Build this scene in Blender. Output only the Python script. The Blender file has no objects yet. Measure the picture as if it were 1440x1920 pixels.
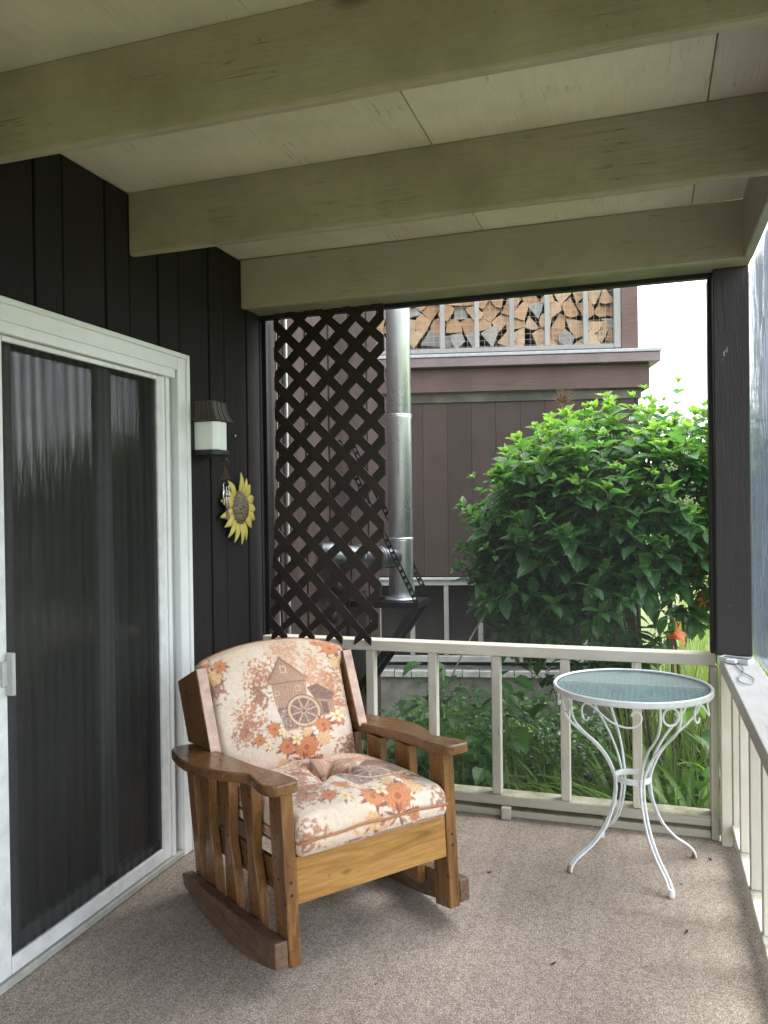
import bpy, bmesh, math, random
import numpy as np
from mathutils import Vector, Matrix, noise as mnoise
R_ = math.radians
sc = bpy.context.scene
COL = sc.collection
random.seed(11)
rng = np.random.default_rng(11)

# ------------------------------------------------------------------ camera
cd = bpy.data.cameras.new('camera'); cam = bpy.data.objects.new('camera', cd); COL.objects.link(cam)
cd.sensor_fit = 'HORIZONTAL'; cd.sensor_width = 36.0; cd.lens = 36.0 * 1496.5 / 1440.0
cd.clip_start = 0.05; cd.clip_end = 2000
r = (0.950140, 0.311534, -0.013399); u = (0.010379, 0.011351, 0.999882); f = (-0.311649, 0.950167, -0.007551)
cam.matrix_world = Matrix(((r[0], u[0], -f[0], 0), (r[1], u[1], -f[1], 0), (r[2], u[2], -f[2], 1.5), (0, 0, 0, 1)))
sc.camera = cam

# ------------------------------------------------------------------ world, sun, exposure
SUN_EL, SUN_AZ = R_(56), R_(48)      # azimuth from +Y towards +X
w = bpy.data.worlds.new('World'); sc.world = w; w.use_nodes = True
nt = w.node_tree; nt.nodes.clear()
o_ = nt.nodes.new('ShaderNodeOutputWorld'); bg = nt.nodes.new('ShaderNodeBackground')
sky = nt.nodes.new('ShaderNodeTexSky'); sky.sky_type = 'NISHITA'; sky.sun_disc = False
sky.sun_elevation = SUN_EL; sky.sun_rotation = SUN_AZ; sky.air_density = 1.2; sky.dust_density = 3.0; sky.ozone_density = 1.0
tcw = nt.nodes.new('ShaderNodeTexCoord'); mpw = nt.nodes.new('ShaderNodeMapping'); mpw.inputs['Scale'].default_value = (1, 1, 2.6)
nz = nt.nodes.new('ShaderNodeTexNoise'); nz.inputs['Scale'].default_value = 2.2; nz.inputs['Detail'].default_value = 7; nz.inputs['Roughness'].default_value = 0.55
rp = nt.nodes.new('ShaderNodeValToRGB'); rp.color_ramp.elements[0].position = 0.34; rp.color_ramp.elements[1].position = 0.52
rp.color_ramp.elements[0].color = (0.55, 0.55, 0.55, 1); rp.color_ramp.elements[1].color = (1, 1, 1, 1)
mx = nt.nodes.new('ShaderNodeMixRGB'); mx.inputs['Color2'].default_value = (8.6, 9.1, 9.6, 1)
bg.inputs['Strength'].default_value = 0.14
L = nt.links.new
L(tcw.outputs['Generated'], mpw.inputs['Vector']); L(mpw.outputs['Vector'], nz.inputs['Vector']); L(nz.outputs['Fac'], rp.inputs['Fac'])
L(rp.outputs['Color'], mx.inputs['Fac']); L(sky.outputs['Color'], mx.inputs['Color1']); L(mx.outputs['Color'], bg.inputs['Color']); L(bg.outputs['Background'], o_.inputs['Surface'])
sl = bpy.data.lights.new('sun', 'SUN'); sl.energy = 1.3; sl.angle = R_(34); sl.color = (1.0, 0.96, 0.9)
so = bpy.data.objects.new('sun', sl); COL.objects.link(so)
sd = Vector((math.sin(SUN_AZ) * math.cos(SUN_EL), math.cos(SUN_AZ) * math.cos(SUN_EL), math.sin(SUN_EL)))
so.rotation_euler = sd.to_track_quat('Z', 'Y').to_euler(); so.location = (6, 2, 9)
sc.view_settings.view_transform = 'Standard'; sc.view_settings.look = 'None'
sc.view_settings.exposure = 1.98; sc.view_settings.gamma = 1.0; sc.view_settings.use_curve_mapping = False
sc.cycles.use_denoising = True; sc.cycles.max_bounces = 10; sc.cycles.diffuse_bounces = 5
sc.cycles.transparent_max_bounces = 12; sc.cycles.sample_clamp_indirect = 8; sc.cycles.caustics_reflective = False; sc.cycles.caustics_refractive = False

# ------------------------------------------------------------------ node helpers
def new_mat(name):
    m = bpy.data.materials.new(name); m.use_nodes = True; t = m.node_tree; t.nodes.clear()
    out = t.nodes.new('ShaderNodeOutputMaterial')
    return m, t, out
def N(t, kind, **kw):
    n = t.nodes.new('ShaderNode' + kind)
    for k, v in kw.items():
        if hasattr(n, k) and k not in n.inputs.keys(): setattr(n, k, v)
        else: n.inputs[k].default_value = v
    return n
def coords(t, scale=(1, 1, 1), which='Object', rnd=True):
    tc = N(t, 'TexCoord'); mp = N(t, 'Mapping'); mp.inputs['Scale'].default_value = scale
    if rnd:
        oi = N(t, 'ObjectInfo'); a = N(t, 'VectorMath', operation='ADD'); mu = N(t, 'Math', operation='MULTIPLY'); mu.inputs[1].default_value = 37.0
        t.links.new(oi.outputs['Random'], mu.inputs[0]); t.links.new(tc.outputs[which], a.inputs[0]); t.links.new(mu.outputs[0], a.inputs[1])
        t.links.new(a.outputs[0], mp.inputs['Vector'])
    else: t.links.new(tc.outputs[which], mp.inputs['Vector'])
    return mp.outputs['Vector']
def noise(t, vec, scale, detail=4, rough=0.55, dist=0.0):
    n = N(t, 'TexNoise'); n.inputs['Scale'].default_value = scale; n.inputs['Detail'].default_value = detail
    n.inputs['Roughness'].default_value = rough; n.inputs['Distortion'].default_value = dist
    t.links.new(vec, n.inputs['Vector']); return n.outputs['Fac']
def ramp(t, fac, stops):
    n = N(t, 'ValToRGB'); cr = n.color_ramp
    while len(cr.elements) < len(stops): cr.elements.new(0.5)
    for e, (p, c) in zip(cr.elements, stops):
        e.position = p; e.color = (c[0], c[1], c[2], 1) if isinstance(c, (tuple, list)) else (c, c, c, 1)
    t.links.new(fac, n.inputs['Fac']); return n.outputs['Color']
def mixc(t, fac, a, b, mode='MIX'):
    n = N(t, 'MixRGB', blend_type=mode)
    for s, v in ((0, fac), (1, a), (2, b)):
        if isinstance(v, (int, float)): n.inputs[s].default_value = v if s == 0 else (v, v, v, 1)
        elif isinstance(v, (tuple, list)): n.inputs[s].default_value = (v[0], v[1], v[2], 1)
        else: t.links.new(v, n.inputs[s])
    return n.outputs['Color']
def bump(t, h, strength=0.3, dist=0.01, nrm=None):
    n = N(t, 'Bump'); n.inputs['Strength'].default_value = strength; n.inputs['Distance'].default_value = dist
    t.links.new(h, n.inputs['Height'])
    if nrm is not None: t.links.new(nrm, n.inputs['Normal'])
    return n.outputs['Normal']
def principled(t, out, color, rough=0.6, nrm=None, metal=0.0, spec=0.4, **kw):
    p = N(t, 'BsdfPrincipled')
    for k, v in (('Base Color', color), ('Roughness', rough), ('Metallic', metal), ('Specular IOR Level', spec)):
        if isinstance(v, (int, float)): p.inputs[k].default_value = v
        elif isinstance(v, (tuple, list)): p.inputs[k].default_value = (v[0], v[1], v[2], 1)
        else: t.links.new(v, p.inputs[k])
    for k, v in kw.items(): p.inputs[k.replace('_', ' ')].default_value = v
    if nrm is not None: t.links.new(nrm, p.inputs['Normal'])
    if out is not None: t.links.new(p.outputs[0], out.inputs['Surface'])
    return p
AX = {'x': (0.12, 1, 1), 'y': (1, 0.12, 1), 'z': (1, 1, 0.12)}
def painted_wood(name, color, axis, dirt=(0.30, 0.27, 0.18), dirt_amt=0.35, rough=0.55, chips=None, grain=0.25, knots=0.0, moss=0.0):
    m, t, out = new_mat(name)
    v = coords(t, AX[axis]); v1 = coords(t)
    g = noise(t, v, 70, 5, 0.65); big = noise(t, v1, 3.5, 6, 0.6); spots = noise(t, v1, 55, 3, 0.6)
    c = mixc(t, ramp(t, big, [(0.40, 0.0), (0.68, 1.0)]), color, [a * (1 - dirt_amt) + b * dirt_amt for a, b in zip(color, dirt)])
    c = mixc(t, ramp(t, g, [(0.38, 0.22), (0.6, 0.0)]), c, [x * 0.72 for x in color])
    c = mixc(t, ramp(t, spots, [(0.70, 0.0), (0.78, 0.75)]), c, [x * 0.35 for x in dirt])
    if knots:
        kn = N(t, 'TexVoronoi'); kn.inputs['Scale'].default_value = knots; kn.inputs['Randomness'].default_value = 1
        t.links.new(coords(t, tuple(0.55 if a < 1 else 1.0 for a in AX[axis])), kn.inputs['Vector'])
        c = mixc(t, ramp(t, kn.outputs['Distance'], [(0.03, 0.6), (0.075, 0.0)]), c, [x * 0.3 for x in dirt])
    if moss:
        mo = noise(t, v1, 9, 6, 0.7); gn = N(t, 'NewGeometry'); sx_ = N(t, 'SeparateXYZ'); t.links.new(gn.outputs['True Normal'], sx_.inputs[0])
        c = mixc(t, mixc(t, 1.0, ramp(t, mo, [(0.5 - moss * 0.1, 0.15), (0.66, 0.85)]), ramp(t, sx_.outputs[2], [(0.4, 0.04), (0.7, 1.0)]), 'MULTIPLY'), c, (0.14, 0.155, 0.05))
    if chips:
        ch = noise(t, coords(t, tuple(0.4 if a < 1 else 1.0 for a in AX[axis])), 13, 8, 0.75)
        c = mixc(t, ramp(t, ch, [(0.645, 0.0), (0.655, 1.0)]), c, chips)
    ck = noise(t, coords(t, tuple(0.035 if a < 1 else 1.0 for a in AX[axis])), 42, 2, 0.5); cm = noise(t, v1, 5, 3, 0.5)
    line_ = ramp(t, ck, [(0.487, 0.0), (0.5, 1.0), (0.513, 0.0)]); lm = mixc(t, 1.0, line_, ramp(t, cm, [(0.52, 0.0), (0.62, 0.8)]), 'MULTIPLY')
    c = mixc(t, lm, c, [x * 0.4 for x in color])
    oi = N(t, 'ObjectInfo'); c = mixc(t, 1.0, c, ramp(t, oi.outputs['Random'], [(0, (0.84, 0.84, 0.85)), (1, (1.12, 1.11, 1.09))]), 'MULTIPLY')
    n = bump(t, g, grain, 0.004); n = bump(t, spots, 0.15, 0.002, n); n = bump(t, lm, -0.5, 0.003, n)
    principled(t, out, c, rough, n)
    return m
def varnished(name, dark, mid, light, axis, rough=0.32, scale=1.0, worn=0.0):
    m, t, out = new_mat(name)
    sx = {'x': (0.09, 1, 1), 'y': (1, 0.09, 1), 'z': (1, 1, 0.09)}[axis]
    v = coords(t, tuple(a * scale for a in sx)); v1 = coords(t)
    g1 = noise(t, v, 34, 6, 0.6, 1.2); g2 = noise(t, v, 150, 3, 0.6)
    c = ramp(t, g1, [(0.28, dark), (0.45, mid), (0.62, light), (0.78, mid)])
    c = mixc(t, ramp(t, g2, [(0.35, 0.45), (0.6, 0.0)]), c, dark)
    kn = N(t, 'TexVoronoi'); kn.inputs['Scale'].default_value = 5.5
    t.links.new(coords(t, tuple(0.5 if a < 0.5 else 1 for a in sx)), kn.inputs['Vector'])
    c = mixc(t, ramp(t, kn.outputs['Distance'], [(0.04, 0.85), (0.09, 0.0)]), c, [x * 0.45 for x in dark])
    if worn:
        wv = noise(t, v1, 16, 7, 0.7)
        c = mixc(t, ramp(t, wv, [(0.55, 0.0), (0.75, worn)]), c, (0.33, 0.24, 0.15))
    rr = ramp(t, noise(t, v1, 22, 5, 0.6), [(0.3, rough * 0.75), (0.7, rough * 1.6)])
    principled(t, out, c, rr, bump(t, g2, 0.15, 0.002), spec=0.5)
    return m
def flat(name, color, rough=0.6, metal=0.0, var=0.15, scale=25, bmp=0.1, spec=0.4):
    m, t, out = new_mat(name); v = coords(t); n1 = noise(t, v, scale, 5, 0.6)
    c = mixc(t, ramp(t, n1, [(0.3, 0.0), (0.7, 1.0)]), [x * (1 - var) for x in color], [min(1, x * (1 + var)) for x in color])
    principled(t, out, c, rough, bump(t, n1, bmp, 0.003), metal, spec); return m

# ------------------------------------------------------------------ mesh helpers
class MB:
    def __init__(s): s.v = []; s.f = []; s.mi = []
    def add(s, vs, fs, mi=0):
        b = len(s.v); s.v += [tuple(x) for x in vs]; s.f += [tuple(b + i for i in q) for q in fs]; s.mi += [mi] * len(fs); return s
    def box(s, x0, x1, y0, y1, z0, z1):
        return s.add([(x0, y0, z0), (x1, y0, z0), (x1, y1, z0), (x0, y1, z0), (x0, y0, z1), (x1, y0, z1), (x1, y1, z1), (x0, y1, z1)],
                     [(0, 3, 2, 1), (4, 5, 6, 7), (0, 1, 5, 4), (1, 2, 6, 5), (2, 3, 7, 6), (3, 0, 4, 7)])
    def bar(s, p0, p1, w_, h_, up=(0, 0, 1)):
        p0, p1 = Vector(p0), Vector(p1); d = (p1 - p0).normalized(); up = Vector(up)
        sd_ = d.cross(up); sd_ = sd_.normalized() if sd_.length > 1e-5 else Vector((1, 0, 0)); u_ = sd_.cross(d).normalized()
        c = [(a * w_ / 2 * sd_ + b * h_ / 2 * u_) for a, b in ((-1, -1), (1, -1), (1, 1), (-1, 1))]
        return s.add([p0 + x for x in c] + [p1 + x for x in c], [(0, 3, 2, 1), (4, 5, 6, 7), (0, 1, 5, 4), (1, 2, 6, 5), (2, 3, 7, 6), (3, 0, 4, 7)])
    def tube(s, pts, rad, n=8, closed=False):
        P = [Vector(p) for p in pts]; m = len(P); rad = rad if isinstance(rad, (list, tuple)) else [rad] * m
        ref = None; vs = []
        for i, p in enumerate(P):
            a = P[i - 1] if (i > 0 or closed) else p; b = P[(i + 1) % m] if (i < m - 1 or closed) else p
            d = (b - a).normalized()
            if ref is None: ref = d.orthogonal().normalized()
            ref = (ref - d * ref.dot(d)); ref = ref.normalized() if ref.length > 1e-6 else d.orthogonal().normalized()
            q = d.cross(ref)
            for k in range(n):
                t_ = 2 * math.pi * k / n; vs.append(p + rad[i] * (math.cos(t_) * ref + math.sin(t_) * q))
        fs = []
        for i in range(m if closed else m - 1):
            j = (i + 1) % m
            for k in range(n): fs.append((i * n + k, i * n + (k + 1) % n, j * n + (k + 1) % n, j * n + k))
        if not closed: fs += [tuple(range(n - 1, -1, -1)), tuple((m - 1) * n + k for k in range(n))]
        return s.add(vs, fs)
    def lathe(s, prof, c=(0, 0, 0), n=32, axis='z'):
        vs = []; fs = []; m = len(prof)
        for k in range(n):
            a = 2 * math.pi * k / n
            for (r_, z_) in prof:
                p = (r_ * math.cos(a), r_ * math.sin(a), z_)
                if axis == 'x': p = (z_, r_ * math.cos(a), r_ * math.sin(a))
                vs.append((p[0] + c[0], p[1] + c[1], p[2] + c[2]))
        for k in range(n):
            for i in range(m - 1): fs.append((k * m + i, ((k + 1) % n) * m + i, ((k + 1) % n) * m + i + 1, k * m + i + 1))
        return s.add(vs, fs)
    def prism(s, poly, fn, c0, c1, mi_side=0):
        n = len(poly); vs = [fn(a, b, c0) for a, b in poly] + [fn(a, b, c1) for a, b in poly]
        s.add(vs, [tuple(range(n)), tuple(range(2 * n - 1, n - 1, -1))])
        b0 = len(s.v) - 2 * n
        for i in range(n): s.f.append((b0 + i, b0 + n + i, b0 + n + (i + 1) % n, b0 + (i + 1) % n)); s.mi.append(mi_side)
        return s
    def mesh(s, name, mats, bevel=0.0, smooth=False, seg=1, fix=True):
        me = bpy.data.meshes.new(name); me.from_pydata(s.v, [], s.f)
        for m in (mats if isinstance(mats, (list, tuple)) else [mats]): me.materials.append(m)
        if any(s.mi): me.polygons.foreach_set('material_index', s.mi)
        if bevel or fix:
            b = bmesh.new(); b.from_mesh(me)
            if fix: bmesh.ops.recalc_face_normals(b, faces=b.faces)
            if bevel:
                ed = [e for e in b.edges if len(e.link_faces) == 2 and e.calc_face_angle(0) > 0.5]
                bmesh.ops.bevel(b, geom=ed, offset=bevel, segments=seg, profile=0.5, affect='EDGES', clamp_overlap=True)
            b.to_mesh(me); b.free()
        if smooth: me.polygons.foreach_set('use_smooth', [True] * len(me.polygons))
        me.update(); return me
    def build(s, name, mats, parent=None, bevel=0.0, smooth=False, seg=1, label=None, kind=None, recentre=True, fix=True):
        off = Vector((0, 0, 0))
        if recentre and s.v:
            a = np.array(s.v); off = Vector(((a[:, 0].min() + a[:, 0].max()) / 2, (a[:, 1].min() + a[:, 1].max()) / 2, a[:, 2].min()))
            s.v = [(x - off.x, y - off.y, z - off.z) for x, y, z in s.v]
        o = bpy.data.objects.new(name, s.mesh(name, mats, bevel, smooth, seg, fix)); COL.objects.link(o); o.location = off
        if parent is not None: o.parent = parent
        if label: o['label'] = label
        if kind: o['kind'] = kind
        return o
def thing(name, label, cat, loc=(0, 0, 0), rotz=0.0, group=None):
    o = bpy.data.objects.new(name, None); COL.objects.link(o); o.location = loc; o.rotation_euler = (0, 0, rotz); o.empty_display_size = 0.1
    o['label'] = label; o['category'] = cat
    if group: o['group'] = group
    return o
def tag(o, label, cat, group=None):
    o['label'] = label; o['category'] = cat
    if group: o['group'] = group
    return o
def inst(name, me, parent, loc=(0, 0, 0), rot=None, scale=None):
    o = bpy.data.objects.new(name, me); COL.objects.link(o); o.parent = parent; o.location = loc
    if rot is not None:
        o.rotation_mode = 'QUATERNION'; o.rotation_quaternion = rot
    if scale is not None: o.scale = (scale, scale, scale) if isinstance(scale, (int, float)) else scale
    return o
def smooth_path(P, k=6, closed=False):
    P = [Vector(p) for p in P]; n = len(P); out = []
    for i in range(n if closed else n - 1):
        g = (lambda j: P[j % n]) if closed else (lambda j: P[max(0, min(n - 1, j))])
        a, b, c, d = g(i - 1), g(i), g(i + 1), g(i + 2)
        for q in range(k):
            t_ = q / k; out.append(0.5 * ((2 * b) + (c - a) * t_ + (2 * a - 5 * b + 4 * c - d) * t_ ** 2 + (3 * b - a - 3 * c + d) * t_ ** 3))
    if not closed: out.append(P[-1])
    return out

# ------------------------------------------------------------------ materials
CREAM = (0.62, 0.585, 0.49)
M_ceil = painted_wood('ceiling_paint', (0.76, 0.71, 0.585), 'y', (0.42, 0.37, 0.27), 0.35, 0.6, grain=0.2)
M_beam = painted_wood('beam_paint', (0.49, 0.435, 0.335), 'x', (0.22, 0.18, 0.12), 0.5, 0.5, grain=0.6, knots=2.0)
M_fascia = painted_wood('fascia_paint', (0.47, 0.42, 0.34), 'x', (0.2, 0.17, 0.12), 0.25, 0.5, grain=0.15)
M_head = painted_wood('header_paint', (0.52, 0.47, 0.40), 'y', (0.25, 0.22, 0.15), 0.25, 0.5, grain=0.15)
M_rx = painted_wood('rail_paint_x', (0.56, 0.52, 0.455), 'x', (0.30, 0.28, 0.2), 0.35, 0.5)
M_ry = painted_wood('rail_paint_y', (0.66, 0.63, 0.60), 'y', (0.4, 0.37, 0.3), 0.25, 0.5)
M_rz = painted_wood('rail_paint_z', (0.58, 0.545, 0.485), 'z', (0.32, 0.3, 0.22), 0.3, 0.5)
M_rmoss = painted_wood('rail_paint_moss', (0.50, 0.47, 0.40), 'x', (0.3, 0.3, 0.2), 0.4, 0.6, moss=0.9)
M_sid_in = painted_wood('siding_shaded', (0.0085, 0.0068, 0.007), 'z', (0.016, 0.012, 0.0115), 0.5, 0.85, grain=0.9)  # same stain as the faded boards; porch shade put into this darker colour
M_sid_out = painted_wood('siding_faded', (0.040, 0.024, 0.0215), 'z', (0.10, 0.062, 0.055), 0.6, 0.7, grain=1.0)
M_gap = flat('dark_gap', (0.008, 0.007, 0.007), 0.9)
M_brown = painted_wood('brown_paint_z', (0.042, 0.034, 0.036), 'z', (0.065, 0.05, 0.048), 0.4, 0.5, chips=(0.42, 0.38, 0.33), grain=0.8)
M_far = painted_wood('far_wall_brown', (0.045, 0.028, 0.022), 'z', (0.066, 0.043, 0.036), 0.5, 0.7, grain=0.5)
M_farx = painted_wood('far_fascia_brown', (0.11, 0.066, 0.056), 'x', (0.17, 0.115, 0.10), 0.5, 0.7, grain=1.0)
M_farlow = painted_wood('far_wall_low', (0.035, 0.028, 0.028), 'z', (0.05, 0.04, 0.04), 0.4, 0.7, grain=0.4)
M_flash = flat('flashing_plum', (0.17, 0.12, 0.125), 0.35, 0.0, 0.2, 6)
M_white = flat('white_vinyl', (0.73, 0.745, 0.74), 0.35, 0, 0.06, 9, 0.03, 0.5)
M_vinylgrey = flat('grey_jamb', (0.42, 0.42, 0.41), 0.5, 0, 0.1, 9)
M_alu = flat('white_aluminium', (0.66, 0.67, 0.67), 0.38, 0, 0.16, 14, 0.05, 0.5)
M_black = flat('screen_frame_black', (0.012, 0.012, 0.013), 0.45)
M_lattice = painted_wood('lattice_brown', (0.026, 0.018, 0.015), 'x', (0.05, 0.035, 0.028), 0.4, 0.4, grain=0.3)
M_metalwhite = flat('white_wrought_iron', (0.74, 0.76, 0.79), 0.35, 0, 0.08, 30, 0.05, 0.5)
M_rust = flat('rusty_foot', (0.30, 0.20, 0.13), 0.7, 0, 0.5, 60)
M_iron = flat('black_iron', (0.012, 0.012, 0.013), 0.4)
M_conc = flat('concrete', (0.22, 0.21, 0.18), 0.9, 0, 0.4, 7, 0.5)
M_brick = flat('whitewashed_brick', (0.42, 0.41, 0.38), 0.85, 0, 0.25, 22, 0.5)
M_wire = flat('galvanised_wire', (0.42, 0.38, 0.35), 0.4, 0.6)
M_stem = flat('woody_stem', (0.09, 0.06, 0.035), 0.8, 0, 0.4, 40, 0.5)
M_gstem = flat('green_stem', (0.10, 0.14, 0.05), 0.6)

def carpet_mat():
    m, t, out = new_mat('carpet'); v = coords(t, rnd=False)
    n1 = noise(t, v, 200, 3, 0.75); n2 = noise(t, v, 80, 3, 0.6); big = noise(t, v, 2.3, 5, 0.6)
    c = ramp(t, n1, [(0.34, (0.13, 0.095, 0.073)), (0.45, (0.34, 0.278, 0.228)), (0.54, (0.49, 0.42, 0.355)), (0.66, (0.84, 0.77, 0.69))])
    c = mixc(t, ramp(t, n2, [(0.38, 0.5), (0.55, 0.0)]), c, (0.17, 0.125, 0.105))
    c = mixc(t, ramp(t, big, [(0.4, 0.0), (0.7, 0.35)]), c, (0.17, 0.13, 0.11))
    rowc = noise(t, coords(t, (1, 0.04, 1), rnd=False), 26, 3, 0.6); c = mixc(t, ramp(t, rowc, [(0.35, 0.16), (0.6, 0.0)]), c, (0.16, 0.12, 0.10))
    st_ = noise(t, v, 6.5, 4, 0.6); c = mixc(t, ramp(t, st_, [(0.60, 0.0), (0.72, 0.32)]), c, (0.13, 0.10, 0.075))
    spk = noise(t, v, 34, 2, 0.5); c = mixc(t, ramp(t, spk, [(0.76, 0.0), (0.79, 0.7)]), c, (0.05, 0.03, 0.02))
    principled(t, out, c, 0.95, bump(t, n1, 0.9, 0.006), spec=0.1); return m
M_carpet = carpet_mat()

def lawn_mat():
    m, t, out = new_mat('lawn_grass'); v = coords(t, rnd=False)
    n1 = noise(t, v, 1.2, 8, 0.7); n2 = noise(t, v, 60, 4, 0.7)
    c = ramp(t, n1, [(0.3, (0.16, 0.175, 0.07)), (0.7, (0.27, 0.285, 0.11))])
    c = mixc(t, ramp(t, n2, [(0.4, 0.5), (0.6, 0.0)]), c, (0.05, 0.10, 0.02))
    principled(t, out, c, 0.9, bump(t, n2, 1.0, 0.03)); return m
M_lawn = lawn_mat()
M_hill = flat('wooded_hill', (0.05, 0.085, 0.03), 0.95, 0, 0.6, 0.5, 1.0)
M_soil = flat('garden_soil', (0.045, 0.038, 0.025), 0.95, 0, 0.5, 12, 1.0)

def leaf_mat(name, stops, use_attr=False, gloss=0.38, trans=0.42):
    m, t, out = new_mat(name)
    if use_attr:
        a = N(t, 'Attribute'); a.attribute_name = 'tint'; fac = a.outputs['Fac']
    else: fac = N(t, 'ObjectInfo').outputs['Random']
    c = ramp(t, fac, stops)
    v = coords(t, rnd=False); n1 = noise(t, v, 60, 3, 0.6)
    c = mixc(t, ramp(t, n1, [(0.35, 0.3), (0.65, 0.0)]), c, (0.02, 0.05, 0.015))
    p = principled(t, None, c, gloss, bump(t, n1, 0.3, 0.004), spec=0.6)
    tr = N(t, 'BsdfTranslucent'); t.links.new(mixc(t, 1.0, c, (1.7, 1.8, 0.9), 'MULTIPLY'), tr.inputs['Color'])
    mx_ = N(t, 'MixShader'); mx_.inputs[0].default_value = trans
    t.links.new(p.outputs[0], mx_.inputs[1]); t.links.new(tr.outputs[0], mx_.inputs[2]); t.links.new(mx_.outputs[0], out.inputs['Surface'])
    return m
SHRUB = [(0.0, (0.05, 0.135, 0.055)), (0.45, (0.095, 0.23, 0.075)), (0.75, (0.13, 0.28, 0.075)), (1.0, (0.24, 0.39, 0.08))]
GRASSY = [(0.0, (0.04, 0.10, 0.022)), (0.5, (0.10, 0.21, 0.035)), (1.0, (0.24, 0.38, 0.06))]
VINE = [(0.0, (0.03, 0.09, 0.028)), (0.6, (0.075, 0.19, 0.045)), (1.0, (0.18, 0.33, 0.06))]
M_leaf_mass = leaf_mat('shrub_leaf_mass', SHRUB, True)
M_blade = leaf_mat('daylily_leaf', GRASSY)
M_vine = leaf_mat('vine_leaf', VINE)
M_cover = leaf_mat('ground_cover_leaf', VINE, True)
M_petal_o = leaf_mat('orange_petal', [(0, (0.72, 0.17, 0.045)), (1, (0.80, 0.27, 0.07))], trans=0.3)

def veil_mat(name, dif, opac, gloss=0.0):
    m, t, out = new_mat(name)
    d = N(t, 'BsdfDiffuse'); d.inputs['Color'].default_value = (*dif, 1); tr = N(t, 'BsdfTransparent')
    mx_ = N(t, 'MixShader'); mx_.inputs[0].default_value = opac
    t.links.new(tr.outputs[0], mx_.inputs[1]); t.links.new(d.outputs[0], mx_.inputs[2]); t.links.new(mx_.outputs[0], out.inputs['Surface']); return m
M_mesh_end = veil_mat('insect_mesh', (0.13, 0.135, 0.14), 0.16)
def moire_mesh(name, dif, lo, hi):  # moire of the screen reflections painted as bands of mesh opacity
    m, t, out = new_mat(name); v = coords(t, (0.0, 1.0, 0.10), rnd=False)
    wv_ = N(t, 'TexWave', wave_type='BANDS'); wv_.bands_direction = 'Y'; wv_.inputs['Scale'].default_value = 6.5; wv_.inputs['Distortion'].default_value = 5.0; wv_.inputs['Detail'].default_value = 1.5; wv_.inputs['Detail Scale'].default_value = 1.2
    t.links.new(v, wv_.inputs['Vector']); mr = N(t, 'MapRange'); mr.inputs['To Min'].default_value = lo; mr.inputs['To Max'].default_value = hi; t.links.new(wv_.outputs['Fac'], mr.inputs['Value'])
    d = N(t, 'BsdfDiffuse'); d.inputs['Color'].default_value = (*dif, 1); tr = N(t, 'BsdfTransparent'); mx_ = N(t, 'MixShader'); t.links.new(mr.outputs['Result'], mx_.inputs[0])
    t.links.new(tr.outputs[0], mx_.inputs[1]); t.links.new(d.outputs[0], mx_.inputs[2]); t.links.new(mx_.outputs[0], out.inputs['Surface']); return m
M_mesh_door = moire_mesh('door_mesh', (0.036, 0.036, 0.034), 0.54, 0.76)

def glass_sheet(name, tint, rough, wob, fac_min=0.0, diff=None, dfac=0.0, bscale=12, bsc=(1, 1, 1), graze=0.0):
    m, t, out = new_mat(name)
    nr = bump(t, noise(t, coords(t, bsc), bscale, 4, 0.55, 1.0), wob, 0.02)
    g = N(t, 'BsdfGlossy'); g.inputs['Roughness'].default_value = rough; t.links.new(nr, g.inputs['Normal'])
    tr = N(t, 'BsdfTransparent'); tr.inputs['Color'].default_value = (*tint, 1)
    fr = N(t, 'Fresnel'); t.links.new(nr, fr.inputs['Normal']); ge = N(t, 'NewGeometry'); mr = N(t, 'MapRange'); mr.inputs['To Min'].default_value = 1.5; mr.inputs['To Max'].default_value = 1 / 1.5
    t.links.new(ge.outputs['Backfacing'], mr.inputs['Value']); t.links.new(mr.outputs['Result'], fr.inputs['IOR'])
    ad = N(t, 'Math', operation='ADD', use_clamp=True); t.links.new(fr.outputs[0], ad.inputs[0]); ad.inputs[1].default_value = fac_min
    base = tr.outputs[0]
    if diff:
        d = N(t, 'BsdfTranslucent'); d.inputs['Color'].default_value = (*diff, 1); d2 = N(t, 'BsdfDiffuse'); d2.inputs['Color'].default_value = (*diff, 1)
        mm = N(t, 'MixShader'); mm.inputs[0].default_value = 0.5; t.links.new(d.outputs[0], mm.inputs[1]); t.links.new(d2.outputs[0], mm.inputs[2])
        m2 = N(t, 'MixShader'); m2.inputs[0].default_value = dfac
        if graze:
            lw = N(t, 'LayerWeight'); lw.inputs['Blend'].default_value = 0.5; mg = N(t, 'MapRange'); mg.inputs['From Min'].default_value = 0.35; mg.inputs['From Max'].default_value = 0.80; mg.inputs['To Min'].default_value = dfac; mg.inputs['To Max'].default_value = graze
            t.links.new(lw.outputs['Facing'], mg.inputs['Value']); t.links.new(mg.outputs['Result'], m2.inputs[0])
        t.links.new(base, m2.inputs[1]); t.links.new(mm.outputs[0], m2.inputs[2]); base = m2.outputs[0]
    mx_ = N(t, 'MixShader'); t.links.new(ad.outputs[0], mx_.inputs[0]); t.links.new(base, mx_.inputs[1]); t.links.new(g.outputs[0], mx_.inputs[2])
    t.links.new(mx_.outputs[0], out.inputs['Surface']); return m
M_glass_door = glass_sheet('door_glass', (0.75, 0.78, 0.78), 0.02, 0.10, 0.20, bscale=9, bsc=(1, 4, 0.5))
M_glass_table = glass_sheet('table_glass', (0.90, 0.96, 0.96), 0.03, 0.0, 0.02, (0.60, 0.72, 0.74), 0.12, 160)
M_plastic = glass_sheet('plastic_sheeting', (0.88, 0.92, 0.96), 0.12, 0.45, 0.02, (0.17, 0.21, 0.27), 0.12, 9, (1, 1, 0.35), graze=0.93)

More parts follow.
